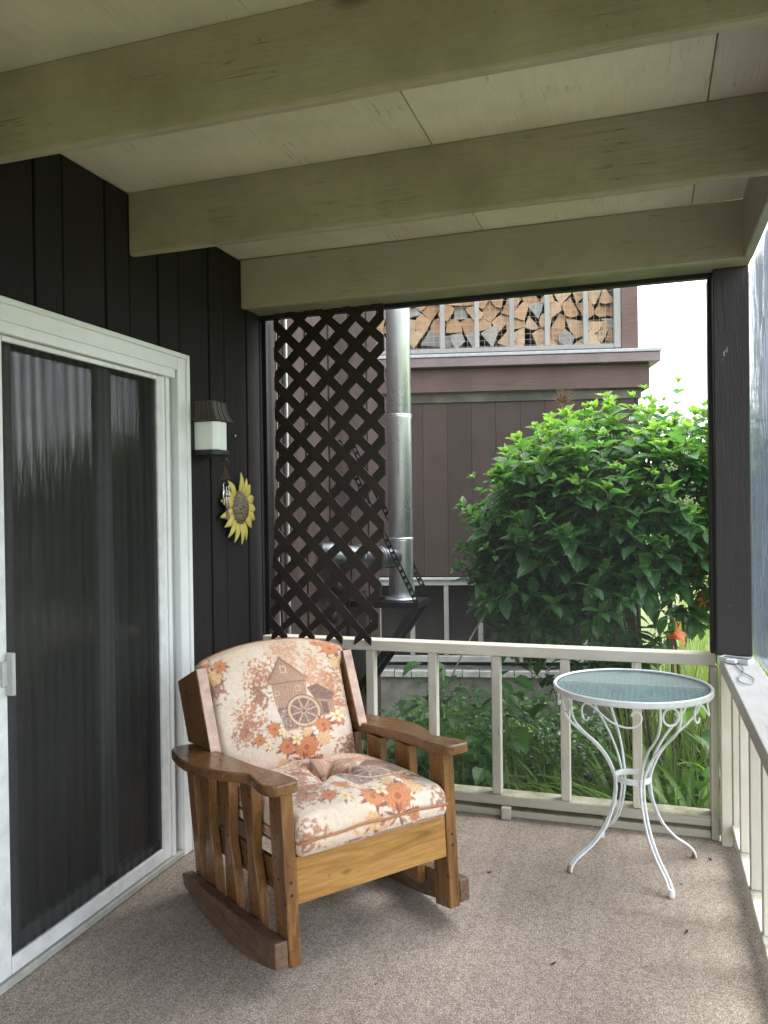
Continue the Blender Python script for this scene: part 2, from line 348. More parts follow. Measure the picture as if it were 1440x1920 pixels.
# ------------------------------------------------------------------ ground, hill
MB().add([(-400, -400, -0.5), (400, -400, -0.5), (400, 400, -0.5), (-400, 400, -0.5)], [(0, 1, 2, 3)]).build('lawn', M_lawn, kind='structure', recentre=False)
MB().add([(-2.6, 3.9, -0.494), (1.1, 3.9, -0.494), (1.9, 6.9, -0.494), (-2.6, 6.9, -0.494)], [(0, 1, 2, 3)]).build('garden_bed', M_soil, kind='structure', recentre=False)
hb = MB(); NA, NR = 260, 7
for i in range(NA + 1):
    a = math.radians(-60 + 215 * i / NA)
    for j in range(NR):
        rr = 62 + j * 9
        h = -0.6 + (5.0 + 2.2 * math.sin(a * 3.1 + 1)) * (j / (NR - 1)) ** 0.6 + (1.6 * (mnoise.noise(Vector((a * 22, j * 1.3, 0))) + 0.8 * mnoise.noise(Vector((a * 70, j * 3, 4)))) if j else 0)
        hb.v.append((rr * math.sin(a), rr * math.cos(a), h))
for i in range(NA):
    for j in range(NR - 1):
        q = i * NR + j; hb.f.append((q, q + NR, q + NR + 1, q + 1)); hb.mi.append(0)
hb.build('wooded_hill', M_hill, kind='structure', recentre=False, smooth=False)

# ------------------------------------------------------------------ porch floor
fl = MB().box(-1.955, 0.40, -2.6, 3.86, -0.12, 0.0).build('porch_floor', M_carpet, kind='structure')
MB().box(-1.955, 0.43, -2.6, 3.90, -0.5, -0.13).build('porch_skirt', M_conc, kind='structure')

# ------------------------------------------------------------------ porch roof
roof = thing('porch_roof', 'cream painted porch ceiling with exposed beams over the rocking chair and table', 'roof', (-0.8, 1.0, 2.5))
def rp_(mb, name, m, bevel=0.003, **kw):
    o = mb.build(name, m, None, bevel, **kw); o.parent = roof; o.matrix_parent_inverse = Matrix.Translation((0.8, -1.0, -2.5)); return o
for x0, x1 in ((-1.935, -0.692), (-0.688, 0.194), (0.198, 0.391)):
    for k, (ya, yb) in enumerate(((-2.6, 0.50), (0.503, 3.60))):
        rp_(MB().box(x0, x1, ya, yb, 2.747 + 0.001 * k, 2.765), 'ceiling_board', M_ceil, 0.0015)
for yb in (2.690, 1.831, 0.972, 0.113, -0.746, -1.605, -2.464):
    bm_ = MB(); ns = 110
    prof = [(0.0, 2.7455), (0.0, 2.513), (0.003, 2.506), (0.010, 2.503), (0.028, 2.503), (0.033, 2.506), (0.036, 2.513), (0.036, 2.7455)]
    for i in range(ns + 1):
        x = -1.924 + 2.315 * i / ns
        for q, (py, pz) in enumerate(prof):
            low = pz < 2.52
            j1 = mnoise.noise(Vector((x * 9, yb * 7 + (q > 3) * 5, 1))) * 0.0022 + mnoise.noise(Vector((x * 38, yb * 7 + q, 3))) * 0.0012
            bm_.v.append((x, yb + py + (j1 if low else 0), pz + (j1 * 0.9 + mnoise.noise(Vector((x * 3, yb, 9))) * 0.002 if low else 0)))
    npf = len(prof)
    for i in range(ns):
        for q in range(npf): b = i * npf; bm_.f.append((b + q, b + (q + 1) % npf, b + npf + (q + 1) % npf, b + npf + q)); bm_.mi.append(0)
    bm_.f += [tuple(range(npf)), tuple(ns * npf + q for q in range(npf))]; bm_.mi += [0, 0]
    rp_(bm_, 'beam', M_beam, 0)
rp_(MB().box(-1.924, 0.430, 3.600, 3.640, 2.503, 2.7455), 'fascia_board', M_fascia, 0.004)
rp_(MB().box(0.393, 0.430, -2.6, 3.598, 2.500, 2.75), 'header_board', M_head, 0.004)
rp_(MB().box(-1.924, 0.430, 3.642, 3.90, 2.509, 2.62), 'soffit_board', painted_wood('soffit_paint', (0.36, 0.34, 0.25), 'x', (0.12, 0.11, 0.07), 0.7, 0.6), 0.003)
rp_(MB().box(-2.0, 0.50, -2.7, 3.96, 2.768, 2.85), 'roof_deck', M_fascia, 0.004)

# ------------------------------------------------------------------ house wall with vertical boards
house = thing('house_wall', 'dark brown house wall of vertical boards beside the sliding door', 'wall', (-1.95, 2.0, -0.5))
def hp(mb, name, m, bevel=0.0, **kw):
    o = mb.build(name, m, None, bevel, **kw); o.parent = house; o.matrix_parent_inverse = Matrix.Translation((1.95, -2.0, 0.5)); return o
DY0, DY1, DZ = 1.14, 3.03, 2.13      # door opening
G = [2.176, 2.313, 2.545, 2.69, 2.885, 3.04, 3.29, 3.43, 3.655, 3.80]
g0 = 2.176; lst = []
for k in range(18):
    g0 -= 0.232 if k % 2 == 0 else 0.14; lst.append(g0)
G = sorted(lst) + G
for k in range(len(G) - 1):
    a, b = G[k] + 0.0045, G[k + 1] - 0.0045
    nar = (b - a) < 0.17
    x1 = -1.925 if nar else -1.928
    if b > DY0 and a < DY1 + 0.02:
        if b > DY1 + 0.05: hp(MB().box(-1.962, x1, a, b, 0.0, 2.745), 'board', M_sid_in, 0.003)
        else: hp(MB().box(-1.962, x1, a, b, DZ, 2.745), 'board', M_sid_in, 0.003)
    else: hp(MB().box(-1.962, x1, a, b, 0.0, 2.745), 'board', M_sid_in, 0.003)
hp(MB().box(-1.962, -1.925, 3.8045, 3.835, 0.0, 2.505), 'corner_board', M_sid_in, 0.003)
# outdoor run of the same wall
yy = 3.90; k = 0
while yy < 5.72:
    wd = 0.232 if k % 2 else 0.14
    b = min(yy + wd, 5.76)
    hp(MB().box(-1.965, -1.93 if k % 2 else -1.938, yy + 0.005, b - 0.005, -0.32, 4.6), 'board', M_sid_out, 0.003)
    yy = b; k += 1
hp(MB().box(-2.02, -1.966, -2.6, DY0, -0.5, 4.6).box(-2.02, -1.966, DY1, 5.75, -0.5, 4.6).box(-2.02, -1.966, DY0, DY1, DZ, 4.6).box(-2.02, -1.966, DY0, DY1, -0.5, -0.03), 'backing', M_gap)
hp(MB().box(-1.99, -1.94, 3.9, 5.75, -0.5, -0.33), 'foundation', M_conc, 0.004)
hp(MB().tube([(-1.915, 4.10, -0.3), (-1.915, 4.10, 4.2)], 0.010, 10), 'conduit', M_white, smooth=True)
# dark room behind the door
MB().box(-4.2, -2.03, 0.6, 3.6, -0.05, 0.0).box(-4.2, -2.03, 0.6, 3.6, 2.4, 2.45).box(-4.25, -4.2, 0.6, 3.6, 0, 2.4).box(-4.2, -2.03, 0.55, 0.6, 0, 2.4).box(-4.2, -2.03, 3.6, 3.65, 0, 2.4).build('room_behind_door', flat('room_paint', (0.3, 0.29, 0.27), 0.9), kind='structure', fix=False)

# ------------------------------------------------------------------ sliding door
door = thing('sliding_door', 'white framed sliding patio door with dark insect screen panel', 'sliding door', (-1.93, 2.1, 0.0))
def dp(mb, name, m, bevel=0.002, parent=None, **kw):
    o = mb.build(name, m, None, bevel, **kw); o.parent = parent or door
    o.matrix_parent_inverse = (parent.matrix_world if parent else Matrix.Translation((-1.93, 2.1, 0.0))).inverted() if not parent else Matrix.Identity(4)
    if parent: o.location = Vector(o.location) - Vector(parent.location)
    return o
dp(MB().box(-1.95, -1.902, 2.985, 3.066, 0.004, 2.167), 'casing', M_white)
dp(MB().box(-1.95, -1.902, 1.08, 2.983, 2.095, 2.167), 'casing', M_white)
dp(MB().box(-1.95, -1.902, 1.08, 1.16, 0.004, 2.093), 'casing', M_white)
dp(MB().box(-1.904, -1.893, 3.046, 3.069, 0.004, 2.170).box(-1.904, -1.893, 1.08, 3.044, 2.149, 2.170), 'casing_moulding', M_white, 0.003)
dp(MB().box(-1.975, -1.935, 2.94, 2.984, 0.03, 2.094), 'jamb', M_vinylgrey)
dp(MB().box(-1.975, -1.915, 2.917, 2.939, 0.03, 2.094), 'jamb_track', M_white)
dp(MB().box(-1.975, -1.922, 2.893, 2.915, 0.03, 2.094), 'jamb_track', M_white)
dp(MB().box(-1.975, -1.897, 1.165, 2.957, 2.056, 2.0935), 'head_track', M_white)
dp(MB().box(-2.02, -1.905, 1.14, 2.985, 0.004, 0.03), 'sill', flat('grey_sill', (0.36, 0.36, 0.33), 0.6), 0.003)
scr = bpy.data.objects.new('screen_panel', None); COL.objects.link(scr); scr.parent = door; scr.location = (0, 0, 0); scr.matrix_parent_inverse = Matrix.Identity(4)
def sp(mb, name, m, bevel=0.002, **kw):
    o = mb.build(name, m, None, bevel, **kw); o.parent = scr; o.location = Vector(o.location) - Vector((-1.93, 2.1, 0.0)); return o
sp(MB().box(-1.935, -1.917, 2.851, 2.891, 0.034, 2.054), 'stile', M_alu)
sp(MB().box(-1.935, -1.917, 1.955, 2.014, 0.034, 2.054), 'stile', M_alu)
sp(MB().box(-1.935, -1.9165, 2.016, 2.849, 0.034, 0.088), 'bottom_rail', M_alu)
sp(MB().box(-1.935, -1.9165, 2.016, 2.849, 2.064 - 0.028, 2.054), 'top_rail', M_alu)
sp(MB().add([(-1.926, 2.0, 0.08), (-1.926, 2.86, 0.08), (-1.926, 2.86, 2.04), (-1.926, 2.0, 2.04)], [(0, 1, 2, 3)]), 'mesh', M_mesh_door, 0, fix=False)
sp(MB().box(-1.916, -1.885, 2.004, 2.018, 0.92, 1.055).box(-1.916, -1.905, 1.985, 2.012, 0.95, 1.03), 'handle', M_vinylgrey, 0.003)
gd = flat('grey_door_stile', (0.20, 0.205, 0.21), 0.5)
dp(MB().box(-1.985, -1.948, 2.02, 2.085, 0.034, 2.05), 'glass_door_stile', gd)
dp(MB().box(-1.985, -1.950, 2.517, 2.600, 0.10, 2.04), 'glass_door_stile', gd, 0.006)
dp(MB().box(-1.985, -1.950, 2.60, 2.89, 0.034, 0.10).box(-1.985, -1.950, 2.085, 2.517, 0.034, 0.13), 'glass_door_rail', gd)
dp(MB().add([(-1.968, 1.2, 0.05), (-1.968, 2.9, 0.05), (-1.968, 2.9, 2.05), (-1.968, 1.2, 2.05)], [(0, 1, 2, 3)]), 'glass', M_glass_door, 0, fix=False)
cu = MB(); n_ = 150
for i in range(n_ + 1):
    y = 1.2 + 1.72 * i / n_; x = -2.10 + 0.028 * math.sin(y * 62) + 0.012 * math.sin(y * 23 + 1)
    cu.v += [(x, y, 0.02), (x * 1.0, y, 2.1)]
    if i: cu.f.append((2 * i - 2, 2 * i, 2 * i + 1, 2 * i - 1)); cu.mi.append(0)
tag(cu.build('curtain', flat('curtain_cloth', (0.16, 0.16, 0.15), 0.9), smooth=True, fix=False), 'pleated pale curtain hanging behind the sliding door glass', 'curtain')

# ------------------------------------------------------------------ end railing of the porch
er = thing('porch_railing', 'cream wooden end railing between the porch and the green shrub', 'railing', (-0.8, 3.85, 0))
def pp(root):
    inv = Matrix.Translation(Vector(root.location)).inverted()
    def fn(mb, name, m, bevel=0.003, **kw):
        o = mb.build(name, m, None, bevel, **kw); o.location = Vector(o.location) - Vector(root.location); o.parent = root; return o
    return fn
e = pp(er)
e(MB().box(-1.935, 0.285, 3.797, 3.885, 0.772, 0.824), 'top_rail', M_rx, 0.005, seg=2)
e(MB().box(-1.935, 0.262, 3.797, 3.895, 0.058, 0.104), 'bottom_rail', M_rmoss, 0.004)
for x in (-1.66, -1.335, -1.01, -0.695, -0.37, -0.048):
    e(MB().box(x - 0.021, x + 0.021, 3.806, 3.862, 0.1045, 0.7715), 'baluster', M_rz, 0.003)
e(MB().box(0.2625, 0.295, 3.79, 3.88, 0.0, 0.7715), 'baluster', M_rz, 0.003, label='wider upright at the corner post')
for x in (-1.60, -0.648): e(MB().box(x - 0.022, x + 0.022, 3.770, 3.805, 0.0, 0.0575), 'support_block', M_rz, 0.003)
e(MB().box(-1.935, -0.20, 3.806, 3.895, 0.001, 0.036), 'curb', M_rmoss, 0.003)
e(MB().box(-0.19, 0.262, 3.806, 3.895, 0.001, 0.038), 'curb', M_rmoss, 0.003)
# ------------------------------------------------------------------ side railing
sr = thing('porch_railing', 'cream wooden side railing with wide flat cap board below the plastic sheet', 'railing', (0.37, 1.0, 0))
s_ = pp(sr)
s_(MB().box(0.299, 0.436, -2.6, 3.775, 0.790, 0.830), 'cap_board', M_ry, 0.004, seg=2)
s_(MB().box(0.306, 0.343, -2.6, 3.735, 0.752, 0.7895), 'top_rail', M_ry, 0.003)
s_(MB().box(0.340, 0.430, -2.6, 3.76, 0.058, 0.098), 'bottom_rail', painted_wood('rail_moss_y', (0.68, 0.66, 0.6), 'y', (0.3, 0.3, 0.2), 0.4, 0.6, moss=0.35), 0.003)
yb = 3.453
while yb > -2.6:
    s_(MB().box(0.346, 0.430, yb, yb + 0.036, 0.0985, 0.7515), 'baluster', M_rz, 0.003); yb -= 0.3235
s_(MB().box(0.346, 0.430, 3.735, 3.772, 0.0, 0.789), 'corner_upright', M_rz, 0.003)
s_(MB().box(0.300, 0.343, 3.74, 3.80, 0.0, 0.789), 'corner_upright', M_rz, 0.003)

post = tag(MB().box(0.2865, 0.430, 3.742, 3.895, 0.831, 2.508).build('porch_post', M_brown, None, 0.004), 'dark brown corner post with flaking paint standing on the railing', 'post')

# ------------------------------------------------------------------ insect screen, end opening
isc = thing('insect_screen', 'fine grey insect screen in a black frame over the end opening', 'screen', (-0.8, 3.9, 0.1))
i_ = pp(isc)
i_(MB().box(0.270, 0.2855, 3.83, 3.91, 0.8245, 2.49), 'frame_stile', M_black, 0.001)
i_(MB().box(-1.93, 0.285, 3.80, 3.84, 2.488, 2.508), 'frame_head', M_black, 0.001)
i_(MB().box(-1.925, -1.905, 3.835, 3.91, 0.8245, 2.487), 'frame_stile', M_black, 0.001)
i_(MB().box(-1.885, -1.878, 3.905, 3.912, 0.0, 2.487), 'spline', flat('pale_spline', (0.45, 0.42, 0.40)), 0.001)
i_(MB().add([(-1.93, 3.905, 0.02), (0.29, 3.905, 0.02), (0.29, 3.905, 2.5), (-1.93, 3.905, 2.5)], [(0, 1, 2, 3)]), 'mesh', M_mesh_end, 0, fix=False)

# plastic sheeting on the right
ps = MB(); ny, nz_ = 90, 40
for i in range(ny + 1):
    for j in range(nz_ + 1):
        y = -2.5 + 6.39 * i / ny; z = 0.832 + 1.67 * j / nz_
        x = 0.440 + (0.010 if y < 3.6 else 0.002) * mnoise.noise(Vector((0, y * 5 + z * 2, z * 1.5))) + (0.006 if y < 3.6 else 0.001) * mnoise.noise(Vector((3, y * 13 + z * 6, z * 4)))
        ps.v.append((x, y, z))
for i in range(ny):
    for j in range(nz_):
        q = i * (nz_ + 1) + j; ps.f.append((q, q + nz_ + 1, q + nz_ + 2, q + 1)); ps.mi.append(0)
tag(ps.build('plastic_sheet', M_plastic, smooth=True, fix=False), 'wrinkled translucent bluish plastic sheeting closing the side of the porch', 'sheeting')

# ------------------------------------------------------------------ lattice
lat = thing('lattice_panel', 'dark brown diagonal wooden lattice panel hung over the end railing', 'lattice', (-1.53, 3.79, 0.8))
LX0, LX1, LZ0, LZ1 = -1.832, -1.228, 0.800, 2.572
PV = 0.1545
def bend(x, y, z):
    q = max(0.0, (1.75 - z)) / 0.95
    return (x - 0.062 * q ** 1.7, y, z)
def clipseg(c, sgn):
    # line z = c + sgn*(x-LX0), clip to the panel rectangle
    x0, x1 = LX0, LX1
    za, zb = c, c + sgn * (x1 - x0)
    pts = []
    lo, hi = LZ0, LZ1
    t0, t1 = 0.0, 1.0
    dz = zb - za
    ta, tb = (lo - za) / dz, (hi - za) / dz
    if ta > tb: ta, tb = tb, ta
    t0, t1 = max(t0, ta), min(t1, tb)
    if t1 - t0 < 0.04: return None
    return (x0 + t0 * (x1 - x0), za + t0 * dz), (x0 + t1 * (x1 - x0), za + t1 * dz)
for sgn, ya in ((-1, 3.779), (1, 3.7875)):
    c = LZ0 - 1.0 + (0.03 if sgn < 0 else 0.055)
    while c < LZ1 + 1.0:
        s2 = clipseg(c, sgn)
        if s2:
            (xa, za), (xb, zb) = s2; hw = 0.0345   # half width measured vertically
            mb = MB(); nseg = max(1, int(abs(zb - za) / 0.15)); vs = []
            for k in range(nseg + 1):
                t_ = k / nseg; x = xa + (xb - xa) * t_; z = za + (zb - za) * t_
                for dz in (-hw, hw):
                    z2 = min(max(z + dz, LZ0 - 0.004), LZ1 + 0.004)
                    for y in (ya, ya + 0.008): vs.append(bend(x, y, z2))
            fs = []
            for k in range(nseg):
                b = 4 * k; fs += [(b, b + 4, b + 6, b + 2), (b + 1, b + 3, b + 7, b + 5), (b, b + 1, b + 5, b + 4), (b + 2, b + 6, b + 7, b + 3)]
            fs += [(0, 2, 3, 1), (4 * nseg, 4 * nseg + 1, 4 * nseg + 3, 4 * nseg + 2)]
            mb.add(vs, fs); o = mb.build('slat', M_lattice, None, 0.0012); o.location = Vector(o.location) - Vector(lat.location); o.parent = lat
        c += PV

# ------------------------------------------------------------------ stove pipe and bracket
def steel_mat():
    m, t, out = new_mat('pipe_steel'); v = coords(t, (1, 1, 0.2)); n1 = noise(t, v, 14, 6, 0.65); n2 = noise(t, coords(t), 45, 4, 0.7)
    c = mixc(t, ramp(t, n2, [(0.55, 0.0), (0.75, 0.5)]), (0.86, 0.90, 0.95), (0.60, 0.58, 0.56))
    rr = ramp(t, n1, [(0.3, 0.22), (0.7, 0.42)])
    principled(t, out, c, rr, bump(t, n1, 0.12, 0.01), 0.8); return m
M_steel = steel_mat()
M_dull = flat('dull_steel', (0.22, 0.23, 0.25), 0.38, 0.9, 0.4, 20)
PX, PY, PR = -1.60, 5.235, 0.083
pipe = thing('stove_pipe', 'tall shiny steel stove pipe standing beside the lattice', 'chimney pipe', (PX, PY, 0.84))
q_ = pp(pipe)
for z0, z1 in ((0.875, 1.272), (1.280, 2.112), (2.122, 2.97), (2.98, 3.82), (3.83, 4.6)):
    q_(MB().lathe([(0, z0), (PR, z0), (PR, z1 - 0.02), (PR + 0.003, z1 - 0.012), (PR + 0.003, z1 - 0.002), (PR, z1), (0, z1)], (PX, PY, 0), 40), 'pipe_section', M_steel, smooth=True)
for z in (1.276, 2.117, 2.975, 3.825): q_(MB().lathe([(PR - 0.004, z - 0.007), (PR + 0.006, z - 0.005), (PR + 0.006, z + 0.005), (PR - 0.004, z + 0.007)], (PX, PY, 0), 40), 'seam_band', M_steel, smooth=True)
q_(MB().lathe([(0, 0.858), (0.112, 0.858), (0.112, 0.868), (0.09, 0.876), (0, 0.876)], (PX, PY, 0), 40), 'base_plate', M_steel, smooth=True)
q_(MB().tube(smooth_path([(-1.93, 4.62, 1.20), (-1.86, 4.66, 1.20), (-1.81, 4.74, 1.18), (-1.72, 4.98, 1.16), (-1.63, 5.2, 1.15)], 5), 0.074, 24), 'elbow', M_dull, smooth=True)
q_(MB().tube([(-1.775, 4.83, 1.174), (-1.765, 4.857, 1.173)], 0.079, 24), 'elbow_collar', M_dull, smooth=True)
q_(MB().tube([(-1.70, 5.03, 1.157), (-1.69, 5.057, 1.156)], 0.079, 24), 'elbow_collar', M_dull, smooth=True)
q_(MB().lathe([(0, -0.07), (0.05, -0.07), (0.06, 0), (0.05, 0.03), (0, 0.03)], (-1.83, 4.62, 1.02), 24), 'clean_out_cap', M_iron, smooth=True)
q_(MB().lathe([(0, 0), (0.045, 0), (0.05, 0.08), (0, 0.09)], (-1.86, 4.60, 0.78), 24), 'clean_out_cap', M_iron, smooth=True)
br = thing('pipe_bracket', 'black iron wall bracket holding up the shiny stove pipe', 'bracket', (-1.93, 5.2, 0.2))
b_ = pp(br)
b_(MB().box(-1.93, -1.44, 5.075, 5.115, 0.815, 0.857).box(-1.93, -1.44, 5.355, 5.395, 0.815, 0.857).box(-1.48, -1.44, 5.115, 5.355, 0.815, 0.857).box(-1.72, -1.48, 5.117, 5.353, 0.845, 0.856), 'shelf', M_iron, 0.002)
for y in (5.095, 5.375): b_(MB().bar((-1.46, y, 0.82), (-1.925, y, 0.17), 0.04, 0.04, (0, 1, 0)), 'strut', M_iron, 0.002)
b_(MB().box(-1.93, -1.915, 5.06, 5.41, 0.1, 0.9), 'wall_plate', M_iron, 0.002)
M_strap = flat('perforated_strap', (0.03, 0.03, 0.032), 0.35, 0.5)
for y, y2, zt in ((5.085, 4.93, 1.93), (5.385, 5.15, 1.95)):
    p0, p1 = Vector((-1.45, y, 0.86)), Vector((-1.925, y2, zt)); d = (p1 - p0); mb = MB(); n_ = 26
    up = Vector((0, -1, 0.2))
    sidev = d.cross(up).normalized() * 0.013
    mb.bar(p0 + sidev, p1 + sidev, 0.009, 0.004, up); mb.bar(p0 - sidev, p1 - sidev, 0.009, 0.004, up)
    for k in range(n_ + 1):
        c = p0 + d * (k / n_); mb.bar(c - sidev, c + sidev, 0.022, 0.004, up)
    b_(mb, 'perforated_strap', M_strap, 0)

# ------------------------------------------------------------------ neighbouring building with deck (local axes: x = along the front, y = depth)
GA = R_(13)
def frame(name, label, cat, **kw): return thing(name, label, cat, (0, 0, 0), GA, **kw)
bld = frame('timber_building', 'brown boarded building behind the shrub carrying a raised deck', 'building')
def lp(root):
    def fn(mb, name, m, bevel=0.003, **kw): return mb.build(name, m, root, bevel, **kw)
    return fn
c_ = lp(bld)
sx = -1.35
while sx < 1.54:
    s1 = min(sx + 0.2133, 1.55)
    c_(MB().box(sx + 0.0008, s1 - 0.0008, 7.06, 7.085, 0.872, 2.476), 'wall_board', M_far, 0.002)
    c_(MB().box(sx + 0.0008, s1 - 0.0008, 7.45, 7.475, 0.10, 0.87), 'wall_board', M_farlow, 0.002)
    sx += 0.2133
c_(MB().box(-1.35, 1.55, 7.09, 7.44, 0.872, 0.90).box(1.50, 1.55, 7.09, 7.44, 0.1, 0.87), 'soffit', M_far, 0.002)
c_(MB().box(1.555, 1.58, 7.06, 10.5, 0.1, 2.47), 'side_wall', M_far, 0.002)
c_(MB().box(-1.35, 1.54, 7.50, 10.5, -0.4, 2.47), 'core_wall', M_gap)
c_(MB().box(-1.5, 1.655, 7.0, 7.045, 2.485, 2.690), 'deck_fascia', M_farx, 0.004)
c_(MB().box(1.63, 1.672, 7.047, 10.5, 2.485, 2.690), 'deck_fascia', M_farx, 0.004)
c_(MB().box(-1.5, 1.735, 6.915, 10.5, 2.693, 2.772), 'deck_edge', M_flash, 0.004)
c_(MB().box(-1.5, 1.745, 6.905, 7.3, 2.775, 2.803), 'deck_trim', flat('deck_trim_paint', (0.36, 0.37, 0.39), 0.5), 0.004)
c_(MB().box(-1.5, 1.584, 7.62, 7.66, 2.804, 4.1), 'log_gap_backing', M_gap, 0.002)  # added dark sheet that keeps sky out of the gaps between logs
c_(MB().box(-1.5, 1.60, 7.046, 10.4, 2.40, 2.48), 'deck_underside', painted_wood('underside_green', (0.045, 0.045, 0.03), 'x'), 0.002)
c_(MB().box(-1.4, 1.5, 6.98, 7.5, -0.5, -0.002), 'foundation', M_conc, 0.005)
for k in range(19):
    s0 = -1.296 + 0.1483 * k
    if s0 > 1.45: break
    c_(MB().box(s0 + 0.003, s0 + 0.1453, 6.95 + random.uniform(-0.004, 0.004), 7.06, 0.0, 0.058 + random.uniform(-0.003, 0.003)), 'brick', M_brick, 0.005)
# low railing
lr = frame('low_railing', 'weathered white railing low on the brown building above the brick edge', 'railing')
l_ = lp(lr); M_old = painted_wood('weathered_white_z', (0.36, 0.355, 0.34), 'z', (0.2, 0.2, 0.18), 0.5, 0.7); M_oldx = painted_wood('weathered_white_x', (0.46, 0.455, 0.44), 'x', (0.2, 0.2, 0.18), 0.5, 0.7)
l_(MB().box(-1.3, 1.5, 6.975, 7.02, 0.80, 0.845), 'top_rail', M_oldx, 0.003)
l_(MB().box(-1.3, 1.5, 6.96, 7.04, 0.8455, 0.866), 'cap_rail', M_oldx, 0.003)
l_(MB().box(-1.3, 1.5, 6.975, 7.02, 0.130, 0.182), 'bottom_rail', M_oldx, 0.003)
for k in range(9):
    s0 = -0.985 + 0.2965 * k
    l_(MB().box(s0 - 0.02, s0 + 0.02, 6.98, 7.015, 0.1825, 0.7995), 'baluster', M_old, 0.003)
# deck railing
dr = frame('deck_railing', 'white deck railing with wire netting in front of the firewood stack', 'railing')
d_ = lp(dr); M_deckrail = painted_wood('deck_rail_white', (0.30, 0.29, 0.275), 'z', (0.25, 0.23, 0.2), 0.3, 0.6)
d_(MB().box(-1.3, 1.41, 7.09, 7.13, 2.845, 2.885), 'bottom_rail', M_deckrail, 0.003)
d_(MB().box(-1.3, 1.41, 7.09, 7.13, 3.76, 3.81), 'top_rail', M_deckrail, 0.003)
for s0 in (-1.03, -0.72, -0.41, -0.10, 0.203, 0.507, 0.815, 1.146): d_(MB().box(s0 - 0.021, s0 + 0.021, 7.092, 7.125, 2.8855, 3.7595), 'baluster', M_deckrail, 0.003)
d_(MB().box(1.385, 1.443, 7.08, 7.13, 2.845, 3.81), 'baluster', M_deckrail, 0.003)
d_(MB().box(1.445, 1.586, 7.07, 7.20, 2.804, 4.2), 'corner_post', M_farx, 0.004)
wm = MB(); z = 2.90
while z < 3.74: wm.box(-1.2, 1.40, 7.131, 7.133, z, z + 0.0014); z += 0.05
s0 = -1.18
while s0 < 1.40: wm.box(s0, s0 + 0.0014, 7.1335, 7.1355, 2.88, 3.74); s0 += 0.05
d_(wm, 'wire_netting', M_wire, 0, kind='stuff')

# firewood
def log_mats(name, stops, side):
    m, t, out = new_mat(name)
    oi = N(t, 'ObjectInfo'); c = ramp(t, oi.outputs['Random'], stops)
    v = coords(t, (1, 0.15, 1)); wv = noise(t, v, 60, 5, 0.7, 0.4); n2 = noise(t, coords(t), 14, 5, 0.7)
    ringt = N(t, 'TexWave', wave_type='RINGS'); ringt.rings_direction = 'Y'; ringt.inputs['Scale'].default_value = 28; ringt.inputs['Distortion'].default_value = 2.0
    t.links.new(coords(t, (1, 1, 1)), ringt.inputs['Vector'])
    c = mixc(t, ramp(t, ringt.outputs['Fac'], [(0.3, 0.3), (0.6, 0.0)]), c, [x * 0.55 for x in stops[0][1]])
    c = mixc(t, ramp(t, wv, [(0.35, 0.5), (0.5, 0.0)]), c, [x * 0.45 for x in stops[0][1]])
    c = mixc(t, ramp(t, n2, [(0.5, 0.0), (0.75, 0.6)]), c, side)
    principled(t, out, c, 0.85, bump(t, wv, 0.6, 0.01)); return m
M_log = log_mats('log_fresh', [(0, (0.40, 0.23, 0.12)), (0.5, (0.50, 0.32, 0.19)), (1, (0.58, 0.43, 0.29))], (0.30, 0.17, 0.09))
M_loggrey = log_mats('log_grey', [(0, (0.20, 0.19, 0.18)), (0.5, (0.33, 0.31, 0.29)), (1, (0.42, 0.40, 0.37))], (0.14, 0.12, 0.10))
M_bark = flat('log_side', (0.11, 0.075, 0.05), 0.9, 0, 0.5, 20, 0.8)
cells = []; gx, gz = 0.138, 0.116
pts = []
for j in range(-1, 9):
    for i in range(-1, 20):
        pts.append((-0.98 + i * gx + (0.5 * gx if j % 2 else 0) + random.uniform(-0.042, 0.042), 2.87 + j * gz + random.uniform(-0.036, 0.036)))
def clip(poly, mx_, mz_, nx, nz2):
    out = []
    for a, b in zip(poly, poly[1:] + poly[:1]):
        da = (a[0] - mx_) * nx + (a[1] - mz_) * nz2; db = (b[0] - mx_) * nx + (b[1] - mz_) * nz2
        if da <= 0: out.append(a)
        if da * db < 0: t_ = da / (da - db); out.append((a[0] + t_ * (b[0] - a[0]), a[1] + t_ * (b[1] - a[1])))
    return out
BAL = [-0.41, -0.10, 0.203, 0.507, 0.815, 1.146, 1.41]
logs = {}
